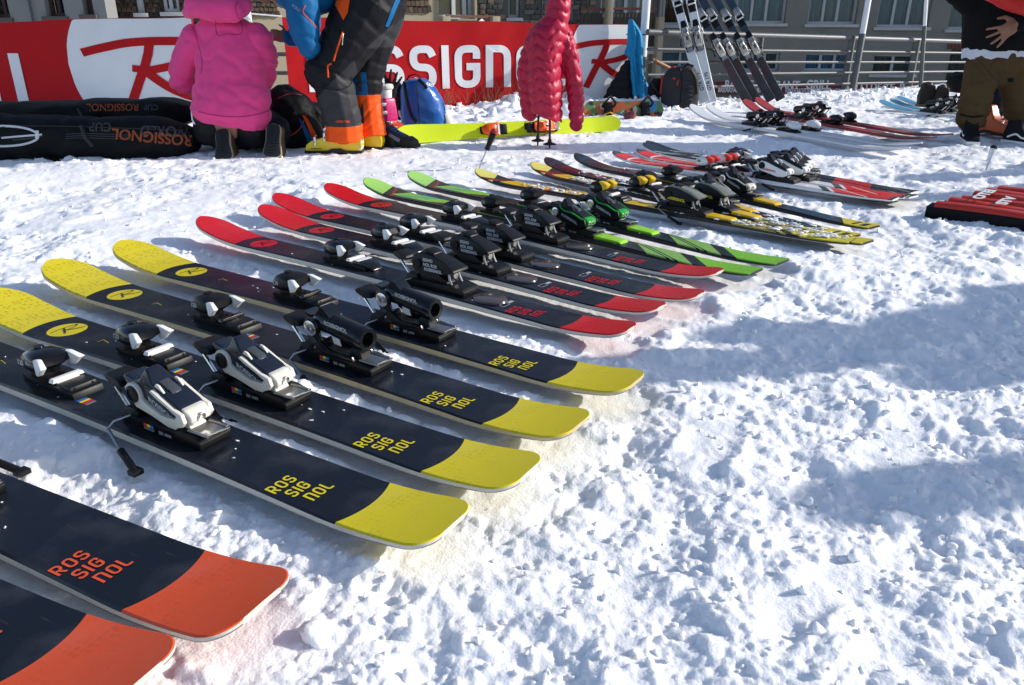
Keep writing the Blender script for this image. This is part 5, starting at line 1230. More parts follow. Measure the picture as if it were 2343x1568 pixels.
# ---------------------------------------------------------------- person bending over in blue jacket and charcoal trousers
CHAR = mat('charcoal_shell', (.010, .010, .013), .55, var=.15, scale=14, bump=.08); GREYS = mat('grey_shell', (.034, .034, .039), .55, var=.12, scale=14, bump=.08)
ORGS = mat('orange_shell', (.78, .085, .008), .55, var=.06, scale=14); BLUE = mat('blue_shell', (.006, .105, .27), .55, var=.10, scale=14, bump=.08)
YBOOT = mat('yellow_boot_shell', (.74, .55, .010), .25, var=.06, scale=20, coat=.3)
def ski_boot(root, loc, rz, shell=YBOOT, sole=RUBBER, cuff=None, L=.335, tall=.20):
    o = bpy.data.objects.new('x', None); bf = names(); k = L / .335
    def fn(p): a = (p.x + .14) / .335; w = .72 + .28 * math.sin(math.pi * min(max(a, 0.02), .98)) ** .5; t = 1 - .25 * max(0, p.z - .05) / .15; return (p.x * k, p.y * w * t, p.z)
    q = MB().prism([(-.138, .016), (-.148, .05), (-.140, .11), (-.128, tall), (-.01, tall + .01), (.02, .15), (.05, .112), (.10, .092), (.15, .078), (.182, .056), (.190, .030), (.186, .016)], -.054, .054, fn=fn); sh = q.build('ski_boot', shell, None, bevel=.016, smooth=60, seg=3)
    q = MB().prism([(-.142, 0), (-.146, .020), (-.05, .021), (-.02, .034), (.03, .032), (.06, .02), (.192, .02), (.196, .006), (.19, 0), (.05, 0), (.03, .010), (-.04, .010), (-.06, 0)], -.0565, .0565, fn=fn); so = q.build('sole', sole, None, bevel=.003)
    parts = [so]
    for x, z, a in ((.125, .080, .35), (.068, .105, .45), (-.0, .15, 1.0)):
        q = MB(); rot = Matrix.Rotation(-a, 3, 'Y')
        q.box((x * k, .05, z), (.012, .012, .045), rot=None); q.tube([(x * k - .012, .035, z + .012), (x * k, .058, z - .004), (x * k + .004, .059, z - .028)], .005, 6); q.tube([(x * k, .052, z), (x * k, .04, z + .03), (x * k, 0, z + .028)], .0035, 6); parts.append(q.build('buckle', STEEL, None))
    for p in parts: p.parent = sh
    sh.location = loc; sh.rotation_euler = (0, 0, rz); keep(sh, root); return sh
def bending():
    root = thing('person', 'person bending over in blue jacket, charcoal and orange trousers and yellow ski boots', 'person', (-1.0, 5.1, 0)); bf = names(); P = lambda u, v, y: B(u, v, y)
    h1, h2 = P(842, 8, 5.10), P(882, 6, 5.28); k1, k2 = P(757, 172, 5.02), P(836, 170, 5.22); a1, a2 = P(788, 306, 5.03), P(852, 300, 5.20)
    pel = P(868, -25, 5.19); che = P(705, -130, 5.17); nk = P(640, -105, 5.17); hd = P(598, -42, 5.18); s1, s2 = P(690, -85, 4.98), P(678, -80, 5.36); e1, w1 = P(694, 62, 4.93), P(722, 134, 5.02); e2, w2 = P(706, 92, 5.42), P(660, 88, 5.40)
    b = MB(); limb(b, [pel, (pel + che) / 2 + Vector((0, 0, .04)), che, nk], [.14, .14, .15, .06]); ey, hrot = head(b, hd, (-.72, -.1, -.68), (-.62, 0, .70)); limb(b, [s1, e1, w1], [.05, .04, .028]); limb(b, [s2, e2, w2], [.05, .04, .028])
    hand(b, w1, (.12, -.1, -1), (-.9, -.3, 0), .95, .7); hand(b, w2, (-1, -.05, .22), (.1, -.9, .3), 1.0, 1.15, .1)
    for h, k, a in ((h1, k1, a1), (h2, k2, a2)): limb(b, [h, k, a], [.09, .06, .045])
    remesh(b, 'body', SKIN, .0075, 2)
    eb = MB()
    for e in ey: eb.ball(e, .0125, n=10)
    eb.build('eyes', WHITE, None)
    hr = MB(); f = hrot @ Vector((0, 1, 0)); u_ = hrot @ Vector((0, 0, 1)); hr.ball(hd + u_ * .05 - f * .02, .088, .10, .088, 16, rot=hrot); hr.ball(hd - f * .05 + u_ * .01, .084, .07, .09, 14, rot=hrot); remesh(hr, 'hair', HAIR, .012, 2, disp=folds(.005, 30, 2))
    # trousers
    t = MB(); limb(t, [pel + Vector((-.04, 0, 0)), (pel + h1 + h2) / 3 + Vector((-.03, 0, 0))], [.20, .195]); m = (h1 + k1) / 2
    limb(t, [h1, m + Vector((.0, -.01, .0)), k1 + Vector((.005, 0, .02)), P(768, 215, 5.02), P(778, 255, 5.02), P(786, 290, 5.03), P(788, 322, 5.03)], [.185, .16, .130, .122, .118, .116, .120], end=False)
    limb(t, [h2 + Vector((-.03, 0, 0)), (h2 + k2) / 2 + Vector((-.02, 0, 0)), k2, P(838, 225, 5.22), P(845, 270, 5.20), P(850, 312, 5.19)], [.165, .14, .108, .092, .09, .098], end=False); t.ball(k1 + Vector((-.02, -.01, .02)), .135, .12, .12)
    za, zb = P(780, 286, 5.03).z, P(830, 217, 5.2).z; zc = P(836, 165, 5.2).z; zk = P(760, 196, 5.0).z
    def creases(co):
        z = co[:, 2]; f = .008 * noise3(co, 4, 14)
        kn = np.exp(-((z - k1.z + .02) / .10) ** 2); f += .009 * ridge(z * 11 + co[:, 0] * 5 + 1.2 * fbm(co[:, 0] * 5, z * 3, 6, 2)) * kn
        lw = np.exp(-((z - .22) / .12) ** 2); f += .0055 * ridge(z * 9 - co[:, 0] * 7 + fbm(co[:, 0] * 4, z * 4, 9, 2)) * lw
        up = np.exp(-((z - .74) / .16) ** 2); f += .008 * ridge(co[:, 0] * 6 + z * 4.5 + fbm(co[:, 0] * 3, z * 3, 8, 2)) * up
        return f
    def paint(c, n):
        far = c.z < .62 and ((c.y > 5.125 and c.x > P(795, 200, 5.15).x) or c.x > P(828, 260, 5.05).x)
        if far:
            if c.z < zb: return 2
            if c.z < zc and c.x < P(845, 200, 5.2).x: return 3
            return 0
        if c.z < za: return 2
        if c.z < zk + (c.x - k1.x) * .9: return 1
        return 0
    tr = remesh(t, 'trousers', [CHAR, GREYS, ORGS, BLUE], .0065, 5, disp=creases, paint=paint)
    j = MB(); limb(j, [pel + Vector((-.05, 0, .10)), (pel + che) / 2 + Vector((0, 0, .06)), che, nk + Vector((.05, 0, .02))], [.20, .215, .205, .11]); limb(j, [s1, P(692, -5, 4.95), e1, P(706, 105, 4.92), w1 + Vector((0, 0, .02))], [.10, .098, .088, .066, .05]); limb(j, [s2, P(700, 10, 5.40), e2, w2 + Vector((.02, 0, 0))], [.10, .09, .075, .058]); limb(j, [P(720, -30, 5.1), P(668, -22, 5.12)], [.16, .12])
    jk = remesh(j, 'jacket', BLUE, .0095, 3, disp=lambda co: .009 * noise3(co, 4, 44) + .007 * ridge(co[:, 2] * 9 + co[:, 0] * 5 + fbm(co[:, 0] * 4, co[:, 2] * 4, 5, 2)))
    adopt(root, bf)
    d = Draw(tr); d.patch('vent_panel', ((757, -8), (802, -8), (796, 30), (786, 48)), ORGS, root, .004); d.line('zip', [(784, 74), (773, 108), (763, 140)], .0055, ORGS, root); d.line('zip', [(758, 146), (750, 152), (751, 178)], .005, ORGS, root); d.line('zip', [(736, 40), (738, 66), (747, 90)], .004, ORGS, root); d.line('zip_pull', [(785, 78), (783, 104)], .003, STEEL, root)
    d.patch('side_panel', ((917, -6), (905, -6), (880, 60), (888, 62)), BLUE, root, .004); d.text('lettering', 'GORE-TEX', 768, 279, 6.5, ORGS, root); d.line('seam', [(731, 200), (770, 206), (800, 196), (803, 178)], .003, CHAR, root)
    d = Draw(jk); d.line('seam', [(698, 12), (694, 30), (712, 50), (724, 64)], .003, ORGS, root); d.text('lettering', 'SCRO', 668, 12, 9, mat('pale_print', (.3, .3, .45), .6), root, ang=-.7)
    b1 = G(775, 352); b2 = G(846, 348)
    s = ski_boot(root, (b1.x - .005, 5.03, .0), math.pi, L=.355); ski_boot(root, (b2.x - .075, 5.2, .0), math.pi - .1, L=.34)
    bpy.context.view_layer.update(); d = Draw(s); d.text('lettering', 'ROS', 828, 347, 17, WHITE, root, ang=math.pi / 2 - .15, off=.002); d.text('lettering', 'ROSSIGNOL', 712, 341, 4.5, INKM, root, off=.002)
bending()

# ---------------------------------------------------------------- person in khaki trousers at the right edge
KHAKI = mat('khaki_canvas', (.082, .051, .022), .85, var=.14, scale=14, bump=.15, bscale=200); BLKC = mat('black_sweatshirt', (.008, .008, .009), .9, var=.2, scale=14); TEE = mat('white_cotton', (.62, .63, .68), .85, var=.05, scale=10); SHOE = mat('black_suede', (.012, .012, .014), .8, var=.2, scale=20)
def standing():
    root = thing('person', 'person standing at the right edge in black sweatshirt and khaki trousers', 'person', (3.35, 5.65, 0)); bf = names(); P = lambda u, v, y: B(u, v, y)
    h1, h2 = P(2258, 130, 5.72), P(2318, 130, 5.72); k1, k2 = P(2236, 208, 5.66), P(2330, 212, 5.68); a1, a2 = P(2218, 292, 5.66), P(2340, 296, 5.64)
    pel = P(2290, 112, 5.74); che = P(2300, -70, 5.74); nk = P(2302, -175, 5.74); hd = P(2302, -235, 5.72); s1, s2 = P(2232, -130, 5.72), P(2372, -130, 5.72); e1, w1 = P(2192, -18, 5.68), P(2240, 42, 5.72); e2, w2 = P(2400, 10, 5.5), P(2330, 52, 5.45)
    b = MB(); limb(b, [pel, che, nk], [.14, .15, .06]); head(b, hd, (-.3, -.9, -.1), (0, 0, 1)); limb(b, [s1, e1, w1], [.05, .04, .028]); limb(b, [s2, e2, w2], [.05, .04, .028])
    hand(b, w1, (.3, -.1, -.6), (-.5, -.8, 0), .9, .6); hand(b, w2, (-.80, -.1, -.52), (.05, -1, .1), 1.22, .22, .75, thumb=1)
    for h, k, a in ((h1, k1, a1), (h2, k2, a2)): limb(b, [h, k, a], [.09, .06, .045])
    remesh(b, 'body', SKIN, .0075, 2)
    hr = MB(); hr.ball(hd + Vector((0, .02, .05)), .09, .105, .09, 16); remesh(hr, 'hair', HAIR, .012, 1)
    t = MB(); limb(t, [pel, (h1 + h2) / 2], [.185, .18]); t.ball((h1 + h2) / 2 + Vector((0, 0, -.09)), .16, .13, .12)
    limb(t, [h1, (h1 + k1) / 2, k1, (k1 + a1) / 2, a1 + Vector((0, 0, .06)), a1 + Vector((-.004, 0, .015))], [.135, .118, .103, .10, .092, .098], end=False); limb(t, [h2, (h2 + k2) / 2, k2, (k2 + a2) / 2, a2 + Vector((0, 0, .05)), a2], [.135, .118, .103, .10, .092, .095], end=False)
    def cr(co):
        z = co[:, 2]; return .009 * noise3(co, 5, 24) + .011 * ridge(z * 13 + 1.2 * fbm(co[:, 0] * 6, z * 3, 4, 2) + co[:, 0] * 3) * np.exp(-((z - .20) / .12) ** 2) + .008 * ridge(z * 7 + co[:, 0] * 6 + fbm(co[:, 0] * 4, z * 3, 7, 2)) * np.exp(-((z - .5) / .15) ** 2)
    tr = remesh(t, 'trousers', KHAKI, .0095, 3, disp=cr)
    j = MB(); rings = []
    for v, hw, dp, y in ((118, .245, .19, 5.74), (95, .25, .19, 5.74), (40, .245, .18, 5.74), (-20, .24, .165, 5.74), (-90, .245, .15, 5.74), (-140, .20, .13, 5.74), (-165, .10, .09, 5.74)):
        c = P(2287, v, y); rings.append([c + Vector((hw * math.cos(q * math.pi / 10), dp * math.sin(q * math.pi / 10), 0)) for q in range(20)])
    j.loft(rings); limb(j, [s1, e1, w1 + Vector((.01, .02, -.01))], [.10, .085, .056]); limb(j, [s2, e2, w2 + Vector((.02, .01, .0))], [.10, .085, .058])
    remesh(j, 'sweatshirt', BLKC, .010, 3, disp=folds(.009, 7, 3))
    q = MB(); rings = []
    for v, hw in ((130, .247), (120, .246), (112, .243)):
        c = P(2287, v, 5.74); rings.append([c + Vector((hw * math.cos(k * math.pi / 20), .188 * math.sin(k * math.pi / 20), .008 * math.sin(k * 1.9) + (.012 * math.cos(k * math.pi / 20) if v > 125 else 0))) for k in range(40)])
    q.loft(rings, cap=False); q.build('shirt_hem', TEE, None, smooth=60)
    adopt(root, bf); d = Draw(tr); KD = mat('dark_khaki', (.05, .032, .016), .85); d.line('seam', [(2228, 128), (2248, 150), (2272, 178), (2284, 190)], .0028, KD, root); d.line('seam', [(2212, 195), (2240, 190), (2272, 186)], .002, KD, root); d.patch('label_patch', ((2304, 179), (2318, 179), (2318, 188), (2304, 188)), BLKC, root, .003, 4); d.line('cuff_seam', [(2196, 262), (2222, 268), (2246, 266)], .006, BLKC, root)
    for a, rz in ((G(2214, 328), -1.9), (G(2338, 334), -1.2)):
        bf = names(); q = MB().prism([(-.13, .024), (-.135, .07), (-.12, .155), (-.02, .165), (.0, .11), (.06, .085), (.13, .065), (.158, .045), (.16, .024)], -.05, .05, fn=lambda p: (p.x, p.y * (.75 + .25 * math.sin(math.pi * min(max((p.x + .14) / .31, .05), .95))) * (1 - .2 * max(0, p.z - .06) / .1), p.z)); sh = q.build('shoe', SHOE, None, bevel=.014, smooth=60, seg=3)
        q = MB().prism([(-.135, 0), (-.138, .03), (.162, .03), (.166, .012), (.15, 0)], -.052, .052, fn=lambda p: (p.x, p.y * (.78 + .25 * math.sin(math.pi * min(max((p.x + .14) / .31, .05), .95))), p.z)); so = q.build('sole', WHITE, None, bevel=.004); so.parent = sh
        w = [stroke(bezier([(-.09, .05), (-.03, .075), (.02, .055), (.08, .06)]), .012)]
        for y in (-.0505, .0505): o = decal('side_stripe', w[0], lambda p, z: (p, y * .96, z), WHITE, sh)
        sh.location = (a.x, a.y, .0); sh.rotation_euler = (0, 0, rz); keep(sh, root)
standing()
# person behind: dark trousers, orange boots
def behind():
    root = thing('person', 'person in dark trousers and orange boots seen between the khaki legs', 'person', (3.86, 6.48, 0)); bf = names(); P = lambda u, v, y: B(u, v, y)
    h1, h2 = P(2285, 110, 6.5), P(2340, 110, 6.5); k1, k2 = P(2272, 205, 6.42), P(2318, 205, 6.46); a1, a2 = P(2262, 285, 6.45), P(2322, 285, 6.5); pel = P(2312, 90, 6.5); che = P(2318, -60, 6.52); nk = P(2318, -155, 6.52); hd = P(2318, -205, 6.5)
    s1, s2 = P(2262, -110, 6.5), P(2375, -110, 6.5); e1, w1 = P(2248, -10, 6.5), P(2275, 60, 6.4); e2, w2 = P(2390, -10, 6.5), P(2365, 60, 6.4)
    b = MB(); limb(b, [pel, che, nk], [.14, .15, .06]); head(b, hd, (0, -1, 0), (0, 0, 1)); 
    for s, e, w in ((s1, e1, w1), (s2, e2, w2)): limb(b, [s, e, w], [.05, .04, .028]); hand(b, w, (0, -.3, -1), (0, -1, 0), 1, .5)
    for h, k, a in ((h1, k1, a1), (h2, k2, a2)): limb(b, [h, k, a], [.09, .06, .045])
    remesh(b, 'body', SKIN, .012, 2); hr = MB(); hr.ball(hd + Vector((0, .02, .05)), .09, .105, .09, 14); remesh(hr, 'hair', HAIR, .014, 1)
    t = MB(); limb(t, [pel, (h1 + h2) / 2], [.17, .16])
    for h, k, a in ((h1, k1, a1), (h2, k2, a2)): limb(t, [h, k, a + Vector((0, 0, .03))], [.12, .095, .085])
    remesh(t, 'trousers', mat('dark_denim', (.014, .020, .032), .8, var=.3, scale=20), .012, 3, disp=folds(.01, 9, 2)); j = MB(); limb(j, [pel, che, nk], [.19, .20, .09])
    for s, e, w in ((s1, e1, w1), (s2, e2, w2)): limb(j, [s, e, w], [.09, .075, .05])
    remesh(j, 'jacket', BLKC, .014, 3, disp=folds(.01, 8, 2)); adopt(root, bf)
    ob = mat('orange_boot_shell', (.55, .10, .015), .3, var=.1)
    for a, rz in ((G(2262, 307), -1.1), (G(2326, 305), -1.4)): ski_boot(root, (a.x, a.y, 0), rz, shell=ob, L=.31)
behind()
RJ = MB(); rings = []
for i in range(9):
    u = 2250 + i * 22; c = B(u, -14 + (i - 1) * 3, 5.28 - .0 * i); r = .02 + .10 * math.sin(math.pi * min(1, (i + .6) / 8) * .55)
    rings.append([c + Vector((0, .07 * math.cos(k * math.pi / 8), r * math.sin(k * math.pi / 8))) for k in range(16)])
RJ.loft(rings); o = remesh(RJ, 'red_jacket', mat('red_shell_cloth', (.50, .012, .008), .55, var=.12, scale=8), .012, 3, disp=folds(.012, 7, 5)); tag(o, 'red jacket carried under the arm at the top right corner', 'jacket')

# ================================================================ THINGS LYING AND STANDING ABOUT
# ---------------------------------------------------------------- long black ski bags
NYLON = mat('black_nylon', (.0045, .0045, .0055), .62, var=.3, scale=14, bump=.25, bscale=30); BAGP = mat('grey_bag_print', (.055, .056, .062), .6, var=.15); BAGW = mat('white_bag_print', (.58, .60, .62), .6, var=.08); BAGO = mat('orange_bag_print', (.27, .065, .022), .6, var=.15)
def ski_bag(pts, rv, rd, label, seed, deco):
    root = thing('ski_bag', label, 'ski bag', (pts[0].x, pts[0].y, 0), group='long black ski bags'); bf = names(); mb = MB(); path = bezier(pts, 8); rings = []; n = len(path)
    for i, p in enumerate(path):
        e = min(1, .45 + 4 * min(i, n - 1 - i) / n); ring = []
        for k in range(20):
            a = 2 * math.pi * k / 20; c, s = math.cos(a), math.sin(a); w = 1 + .08 * math.sin(i * .9 + k) ; ring.append(p + Vector((0, rd * e * w * math.copysign(abs(c) ** .7, c), rv * e * math.copysign(abs(s) ** .75, s))))
        rings.append(ring)
    mb.loft(rings); o = remesh(mb, 'bag', NYLON, .014, 3, disp=lambda co: .020 * noise3(co, 4, seed) + .008 * noise3(co, 12, seed + 4) + .008 * ridge(co[:, 0] * 2.2 + co[:, 2] * 3 + fbm(co[:, 0] * 2, co[:, 2] * 5, seed, 2))); adopt(root, bf); deco(Draw(o), root)
def deco1(d, root):
    P = [(-20 + 84 + 84 * math.cos(t * .2618) - 60, 312 + 23 * math.sin(t * .2618)) for t in range(25)]; d.line('oval_print', P, .007, BAGW, root, 3)
    d.line('logo_print', [(4, 316), (40, 313), (96, 308)], .006, BAGW, root, 6); d.line('logo_print', [(86, 300), (84, 316)], .009, BAGW, root, 4); d.line('logo_print', [(30, 321), (70, 317), (96, 312)], .004, BAGP, root, 6)
    d.text('lettering', 'ROSSIGNOL', 440, 322, 34, BAGO, root, ang=math.pi - .09, off=.004); d.text('lettering', 'CUP', 255, 291, 26, BAGP, root, ang=math.pi, off=.004); d.text('lettering', 'WORLD', 436, 302, 31, BAGP, root, ang=math.pi - .03, off=.004)
    for v in (302, 307, 312): d.line('stripe_print', [(150, v + 6), (200, v + 4), (300, v + 8)], .0022, BAGP, root, 6)
    q = [(186, 290), (190, 300), (196, 315), (212, 335)]; d.line('strap', q, .012, DKGREY, root, 5); d.line('zip', [(-40, 291), (100, 289), (250, 293), (420, 299)], .004, DKGREY, root, 8)
def deco2(d, root):
    d.text('lettering', 'ROSSIGNOL', 318, 246, 22, BAGO, root, ang=math.pi, off=.004); d.text('lettering', 'CUP', 362, 246, 17, BAGP, root, ang=math.pi, off=.004); d.line('strap', [(180, 250), (190, 268), (196, 284)], .012, BLACK, root, 5)
ski_bag([B(u, v, y) for u, v, y in ((-180, 300, 4.98), (20, 314, 4.98), (180, 318, 5.0), (320, 320, 5.02), (450, 322, 5.05))], .135, .17, 'black ski bag with white oval and orange lettering, lower of the two', 3, deco1)
ski_bag([B(u, v, y) for u, v, y in ((-180, 262, 5.45), (20, 268, 5.45), (180, 266, 5.45), (320, 262, 5.48), (455, 258, 5.5))], .10, .17, 'black ski bag lying against the left banner, upper of the two', 9, deco2)
q = MB(); path = [B(100, 355, 4.86), B(140, 372, 4.8), B(150, 388, 4.78)]; q.tube(path, [.02, .022, .012], 8, flat=.35); o = q.build('bag_strap', NYLON); tag(o, 'loose black strap end hanging on the snow below the lower ski bag', 'strap')

# ---------------------------------------------------------------- black gear pile behind the kneeling person
def pile():
    root = thing('duffel_bag', 'black rucksack with blue and orange side panels beside the yellow boots', 'bag', (-1.25, 5.3, 0)); bf = names(); P = B; m = MB()
    for u, v, y, a, b, c in ((668, 270, 5.42, .17, .16, .18), (650, 235, 5.45, .12, .12, .12), (700, 305, 5.36, .12, .13, .12), (660, 318, 5.34, .14, .14, .10), (716, 268, 5.5, .10, .10, .10)): m.ball(P(u, v, y), a, b, c)
    o = remesh(m, 'bag_body', NYLON, .012, 3, disp=lambda co: .016 * noise3(co, 8, 7) + .01 * noise3(co, 20, 2)); adopt(root, bf); d = Draw(o); d.patch('blue_panel', ((683, 270), (694, 282), (716, 322), (704, 326)), BLUE, root, .006); d.patch('orange_panel', ((690, 262), (704, 274), (724, 312), (716, 322)), ORGS, root, .006); d.line('piping', [(648, 300), (662, 312), (688, 292), (700, 262)], .003, ORGS, root); d.line('piping', [(632, 228), (660, 216), (690, 218)], .0025, mat('maroon_cord', (.25, .02, .03), .6), root)
pile()

# ---------------------------------------------------------------- magenta puffer jacket hung on two ski poles
MAG = mat('magenta_quilted_nylon', (.42, .006, .044), .44, var=.10, scale=10, bump=.14, bscale=55)
def puffer():
    root = thing('puffer_jacket', 'magenta quilted puffer jacket hung over two black ski poles', 'jacket', (.25, 5.4, 0)); bf = names(); Y = 5.42; m = MB(); rings = []
    for u, v, hw, dp in ((1249, 268, .108, .14), (1247, 240, .114, .15), (1246, 200, .116, .155), (1245, 160, .118, .155), (1246, 120, .122, .15), (1249, 92, .126, .14), (1255, 72, .122, .13), (1264, 56, .102, .112), (1273, 43, .078, .09), (1278, 15, .076, .09), (1280, -12, .070, .085)):
        c = B(u, v, Y); tl = .05 if v > 220 else .02; rings.append([c + Vector((hw * math.cos(k * math.pi / 12), dp * math.sin(k * math.pi / 12), -tl * math.cos(k * math.pi / 12) * (hw / .15))) for k in range(24)])
    m.loft(rings)
    limb(m, [B(1286, 82, Y + .02), B(1303, 128, Y), B(1313, 180, Y), B(1317, 230, Y), B(1318, 284, Y)], [.072, .064, .060, .054, .046]); limb(m, [B(1228, 94, Y - .02), B(1212, 130, Y + .03), B(1206, 170, Y + .05), B(1207, 215, Y + .05), B(1211, 260, Y + .05)], [.078, .070, .066, .062, .052])
    def baff(co):
        x, z = co[:, 0], co[:, 2]; arm = (x > B(1299, 150, Y).x)
        wob = .5 * fbm(x * 6, z * 5, 12, 2); ph = z / .070 + .24 * np.sin(x * 46 + 1.0 + z * 5) + .8 * wob; ph = np.where(arm, z / .066 + .22 * np.sin(x * 60) + wob, ph)
        s = np.abs(np.sin(np.pi * ph)); f = .0115 * s ** .5 - .008
        f += .004 * np.sin(x * 150 + z * 30 + 6 * wob) * (1 - s) ** 2 + .014 * noise3(co, 4, 3) + .003 * noise3(co, 20, 6)
        return f
    j = remesh(m, 'shell', MAG, .0065, 2, disp=baff); adopt(root, bf)
    pass
puffer()
POLEB = mat('black_carbon', (.010, .010, .011), .3)
for u, v, ut, vt, lab in ((1230, 326, 1240, -60, 'left black ski pole holding up the magenta jacket'), (1257, 334, 1262, -60, 'right black ski pole holding up the magenta jacket')):
    g = G(u, v); t = B(ut, vt, g.y + .05); root = thing('ski_pole', lab, 'ski pole', g, group='poles under the magenta jacket'); bf = names()
    q = MB(); q.tube([g + Vector((0, 0, -.04)), g + Vector((0, 0, .02)), t], [.004, .008, .009], 10); q.build('shaft', POLEB, None); q = MB().lathe(g + Vector((0, 0, .012)), [(.012, .03), (.014, .012), (.045, .0), (.045, -.004), (.01, -.008)], 18); q.build('basket', RUBBER, None); q = MB(); q.tube([t, t + Vector((0, 0, .13))], [.015, .017], 10); q.build('grip', RUBBER, None); adopt(root, bf)

# ---------------------------------------------------------------- blue jacket hanging from the pole
def blue_jacket():
    m = MB(); rings = []; Y = 8.58
    for v, u0, u1 in ((44, 1438, 1447), (60, 1435, 1458), (80, 1434, 1470), (105, 1433, 1474), (122, 1429, 1473), (135, 1436, 1473), (160, 1440, 1474), (185, 1444, 1479), (205, 1447, 1482), (222, 1452, 1482)):
        a, b = B(u0, v, Y), B(u1, v, Y); c = (a + b) / 2; w = (b - a).length / 2
        rings.append([c + Vector((w * math.cos(k * math.pi / 16), (.05 + .025 * math.sin(k * 2.1 + v * .02)) * math.sin(k * math.pi / 16), 0)) for k in range(32)])
    m.loft(rings); o = remesh(m, 'blue_jacket', mat('azure_shell_cloth', (.012, .22, .44), .55, var=.08, scale=8), .011, 2, disp=lambda co: .016 * np.sin(co[:, 0] * 85 + co[:, 2] * 9 + 2 * fbm(co[:, 0] * 6, co[:, 2] * 3, 3, 2)) * np.clip((.75 - co[:, 2]) * 2.2, .1, 1)); tag(o, 'azure blue jacket hanging from the pole at the banner end', 'jacket')
    m = MB(); m.loft([[B(u, v, 8.62) + Vector((.5 * w * math.cos(k * math.pi / 6), .06 * math.sin(k * math.pi / 6), 0)) for k in range(12)] for u, v, w in ((1437, 140, .06), (1428, 170, .16), (1420, 200, .26), (1416, 226, .34))]); o = remesh(m, 'black_jacket', mat('black_quilt', (.010, .010, .014), .5), .011, 2, disp=lambda co: .012 * np.abs(np.sin(co[:, 2] * 42)) - .004); tag(o, 'black quilted jacket hanging below the blue jacket beside the snowboard', 'jacket')
blue_jacket()

# ---------------------------------------------------------------- rucksacks
def rucksack(name, label, outline, Y, dep, m_main, seed, extra, base_v):
    root = thing('backpack', label, 'backpack', B(sum(p[1] for p in outline[:1]), base_v, Y)); bf = names(); mb = MB(); rings = []
    for v, u0, u1 in outline:
        a, b = B(u0, v, Y), B(u1, v, Y); c = (a + b) / 2; w = (b - a).length / 2; rings.append([c + Vector((w * math.copysign(abs(math.cos(k * math.pi / 12)) ** .75, math.cos(k * math.pi / 12)), dep * math.copysign(abs(math.sin(k * math.pi / 12)) ** .75, math.sin(k * math.pi / 12)), 0)) for k in range(24)])
    mb.loft(rings); o = remesh(mb, 'bag_body', m_main, .0095, 3, disp=lambda co: .013 * noise3(co, 7, seed) + .005 * noise3(co, 18, seed + 2)); adopt(root, bf); extra(Draw(o), root); return root
BLU_T = mat('blue_tarpaulin', (.012, .095, .36), .3, var=.10, scale=8, coat=.15)
def ex1(d, root):
    q = MB(); q.tube([B(929, 186, 6.02), B(936, 174, 6.0), B(950, 170, 6.0), B(960, 176, 6.0), B(964, 186, 6.02)], .009, 8, flat=.5); o = q.build('handle', BLACK, None); keep(o, root)
    d.line('strap', [(925, 190), (930, 225), (940, 262), (953, 280)], .012, BLACK, root, 5); d.line('strap', [(958, 184), (968, 192), (976, 203)], .012, BLACK, root, 5); d.line('seam', [(952, 190), (955, 220), (957, 250), (960, 294)], .003, BLACK, root); d.line('zip', [(1012, 235), (1018, 258), (1016, 292)], .004, BLACK, root); d.text('lettering', 'R&D', 974, 192, 9, WHITE, root, ang=-.35, off=.003)
    q = MB(); q.ball(B(912, 232, 6.05), .05, .08, .14); o = q.build('back_pad', BLACK, None); keep(o, root)
rucksack('b', 'glossy blue tarpaulin backpack standing behind the neon ski', ((298, 921, 1020), (290, 919, 1022), (270, 917, 1022), (245, 915, 1017), (225, 914, 1011), (205, 914, 998), (190, 920, 984), (181, 934, 972)), 6.05, .14, BLU_T, 4, ex1, 300)
GREYB = mat('dark_grey_cordura', (.028, .028, .031), .7, var=.2, scale=14, bump=.15)
def ex2(d, root):
    d.line('red_edge', [(1512, 215), (1517, 175), (1526, 158), (1545, 155)], .012, mat('red_webbing', (.42, .03, .02), .6), root); d.line('strap', [(1580, 160), (1590, 180), (1594, 215)], .014, BLACK, root); d.line('strap', [(1556, 158), (1560, 190), (1556, 238)], .008, BLACK, root); d.line('pull', [(1552, 183), (1548, 196)], .006, _M['red_webbing'], root, 4)
    for i in range(5): d.line('rib', [(1566, 190 + i * 10), (1574, 187 + i * 10), (1583, 190 + i * 10)], .006, DKGREY, root, 4)
    q = MB(); q.tube([B(1562, 156, 7.9), B(1572, 147, 7.9), B(1586, 152, 7.9)], .010, 8); o = q.build('handle', BLACK, None); keep(o, root)
rucksack('k', 'dark grey backpack with red edge leaning by the white skis', ((246, 1512, 1594), (225, 1512, 1597), (200, 1514, 1598), (175, 1518, 1596), (160, 1530, 1590), (153, 1545, 1582)), 8.0, .13, GREYB, 6, ex2, 248)
def ex3(d, root): d.line('strap', [(1490, 190), (1500, 205), (1510, 222)], .01, DKGREY, root)
rucksack('s', 'small black bag between the blue jacket and the grey backpack', ((232, 1484, 1520), (215, 1481, 1522), (195, 1484, 1522), (180, 1496, 1520)), 8.2, .10, NYLON, 8, ex3, 232)
def ex4(d, root): d.line('strap', [(2172, 170), (2180, 190), (2186, 206)], .012, DKGREY, root)
rucksack('r', 'black bag on the snow bank left of the khaki trousers', ((212, 2170, 2222), (195, 2168, 2225), (178, 2175, 2222), (165, 2192, 2216)), 8.4, .12, NYLON, 2, ex4, 212)

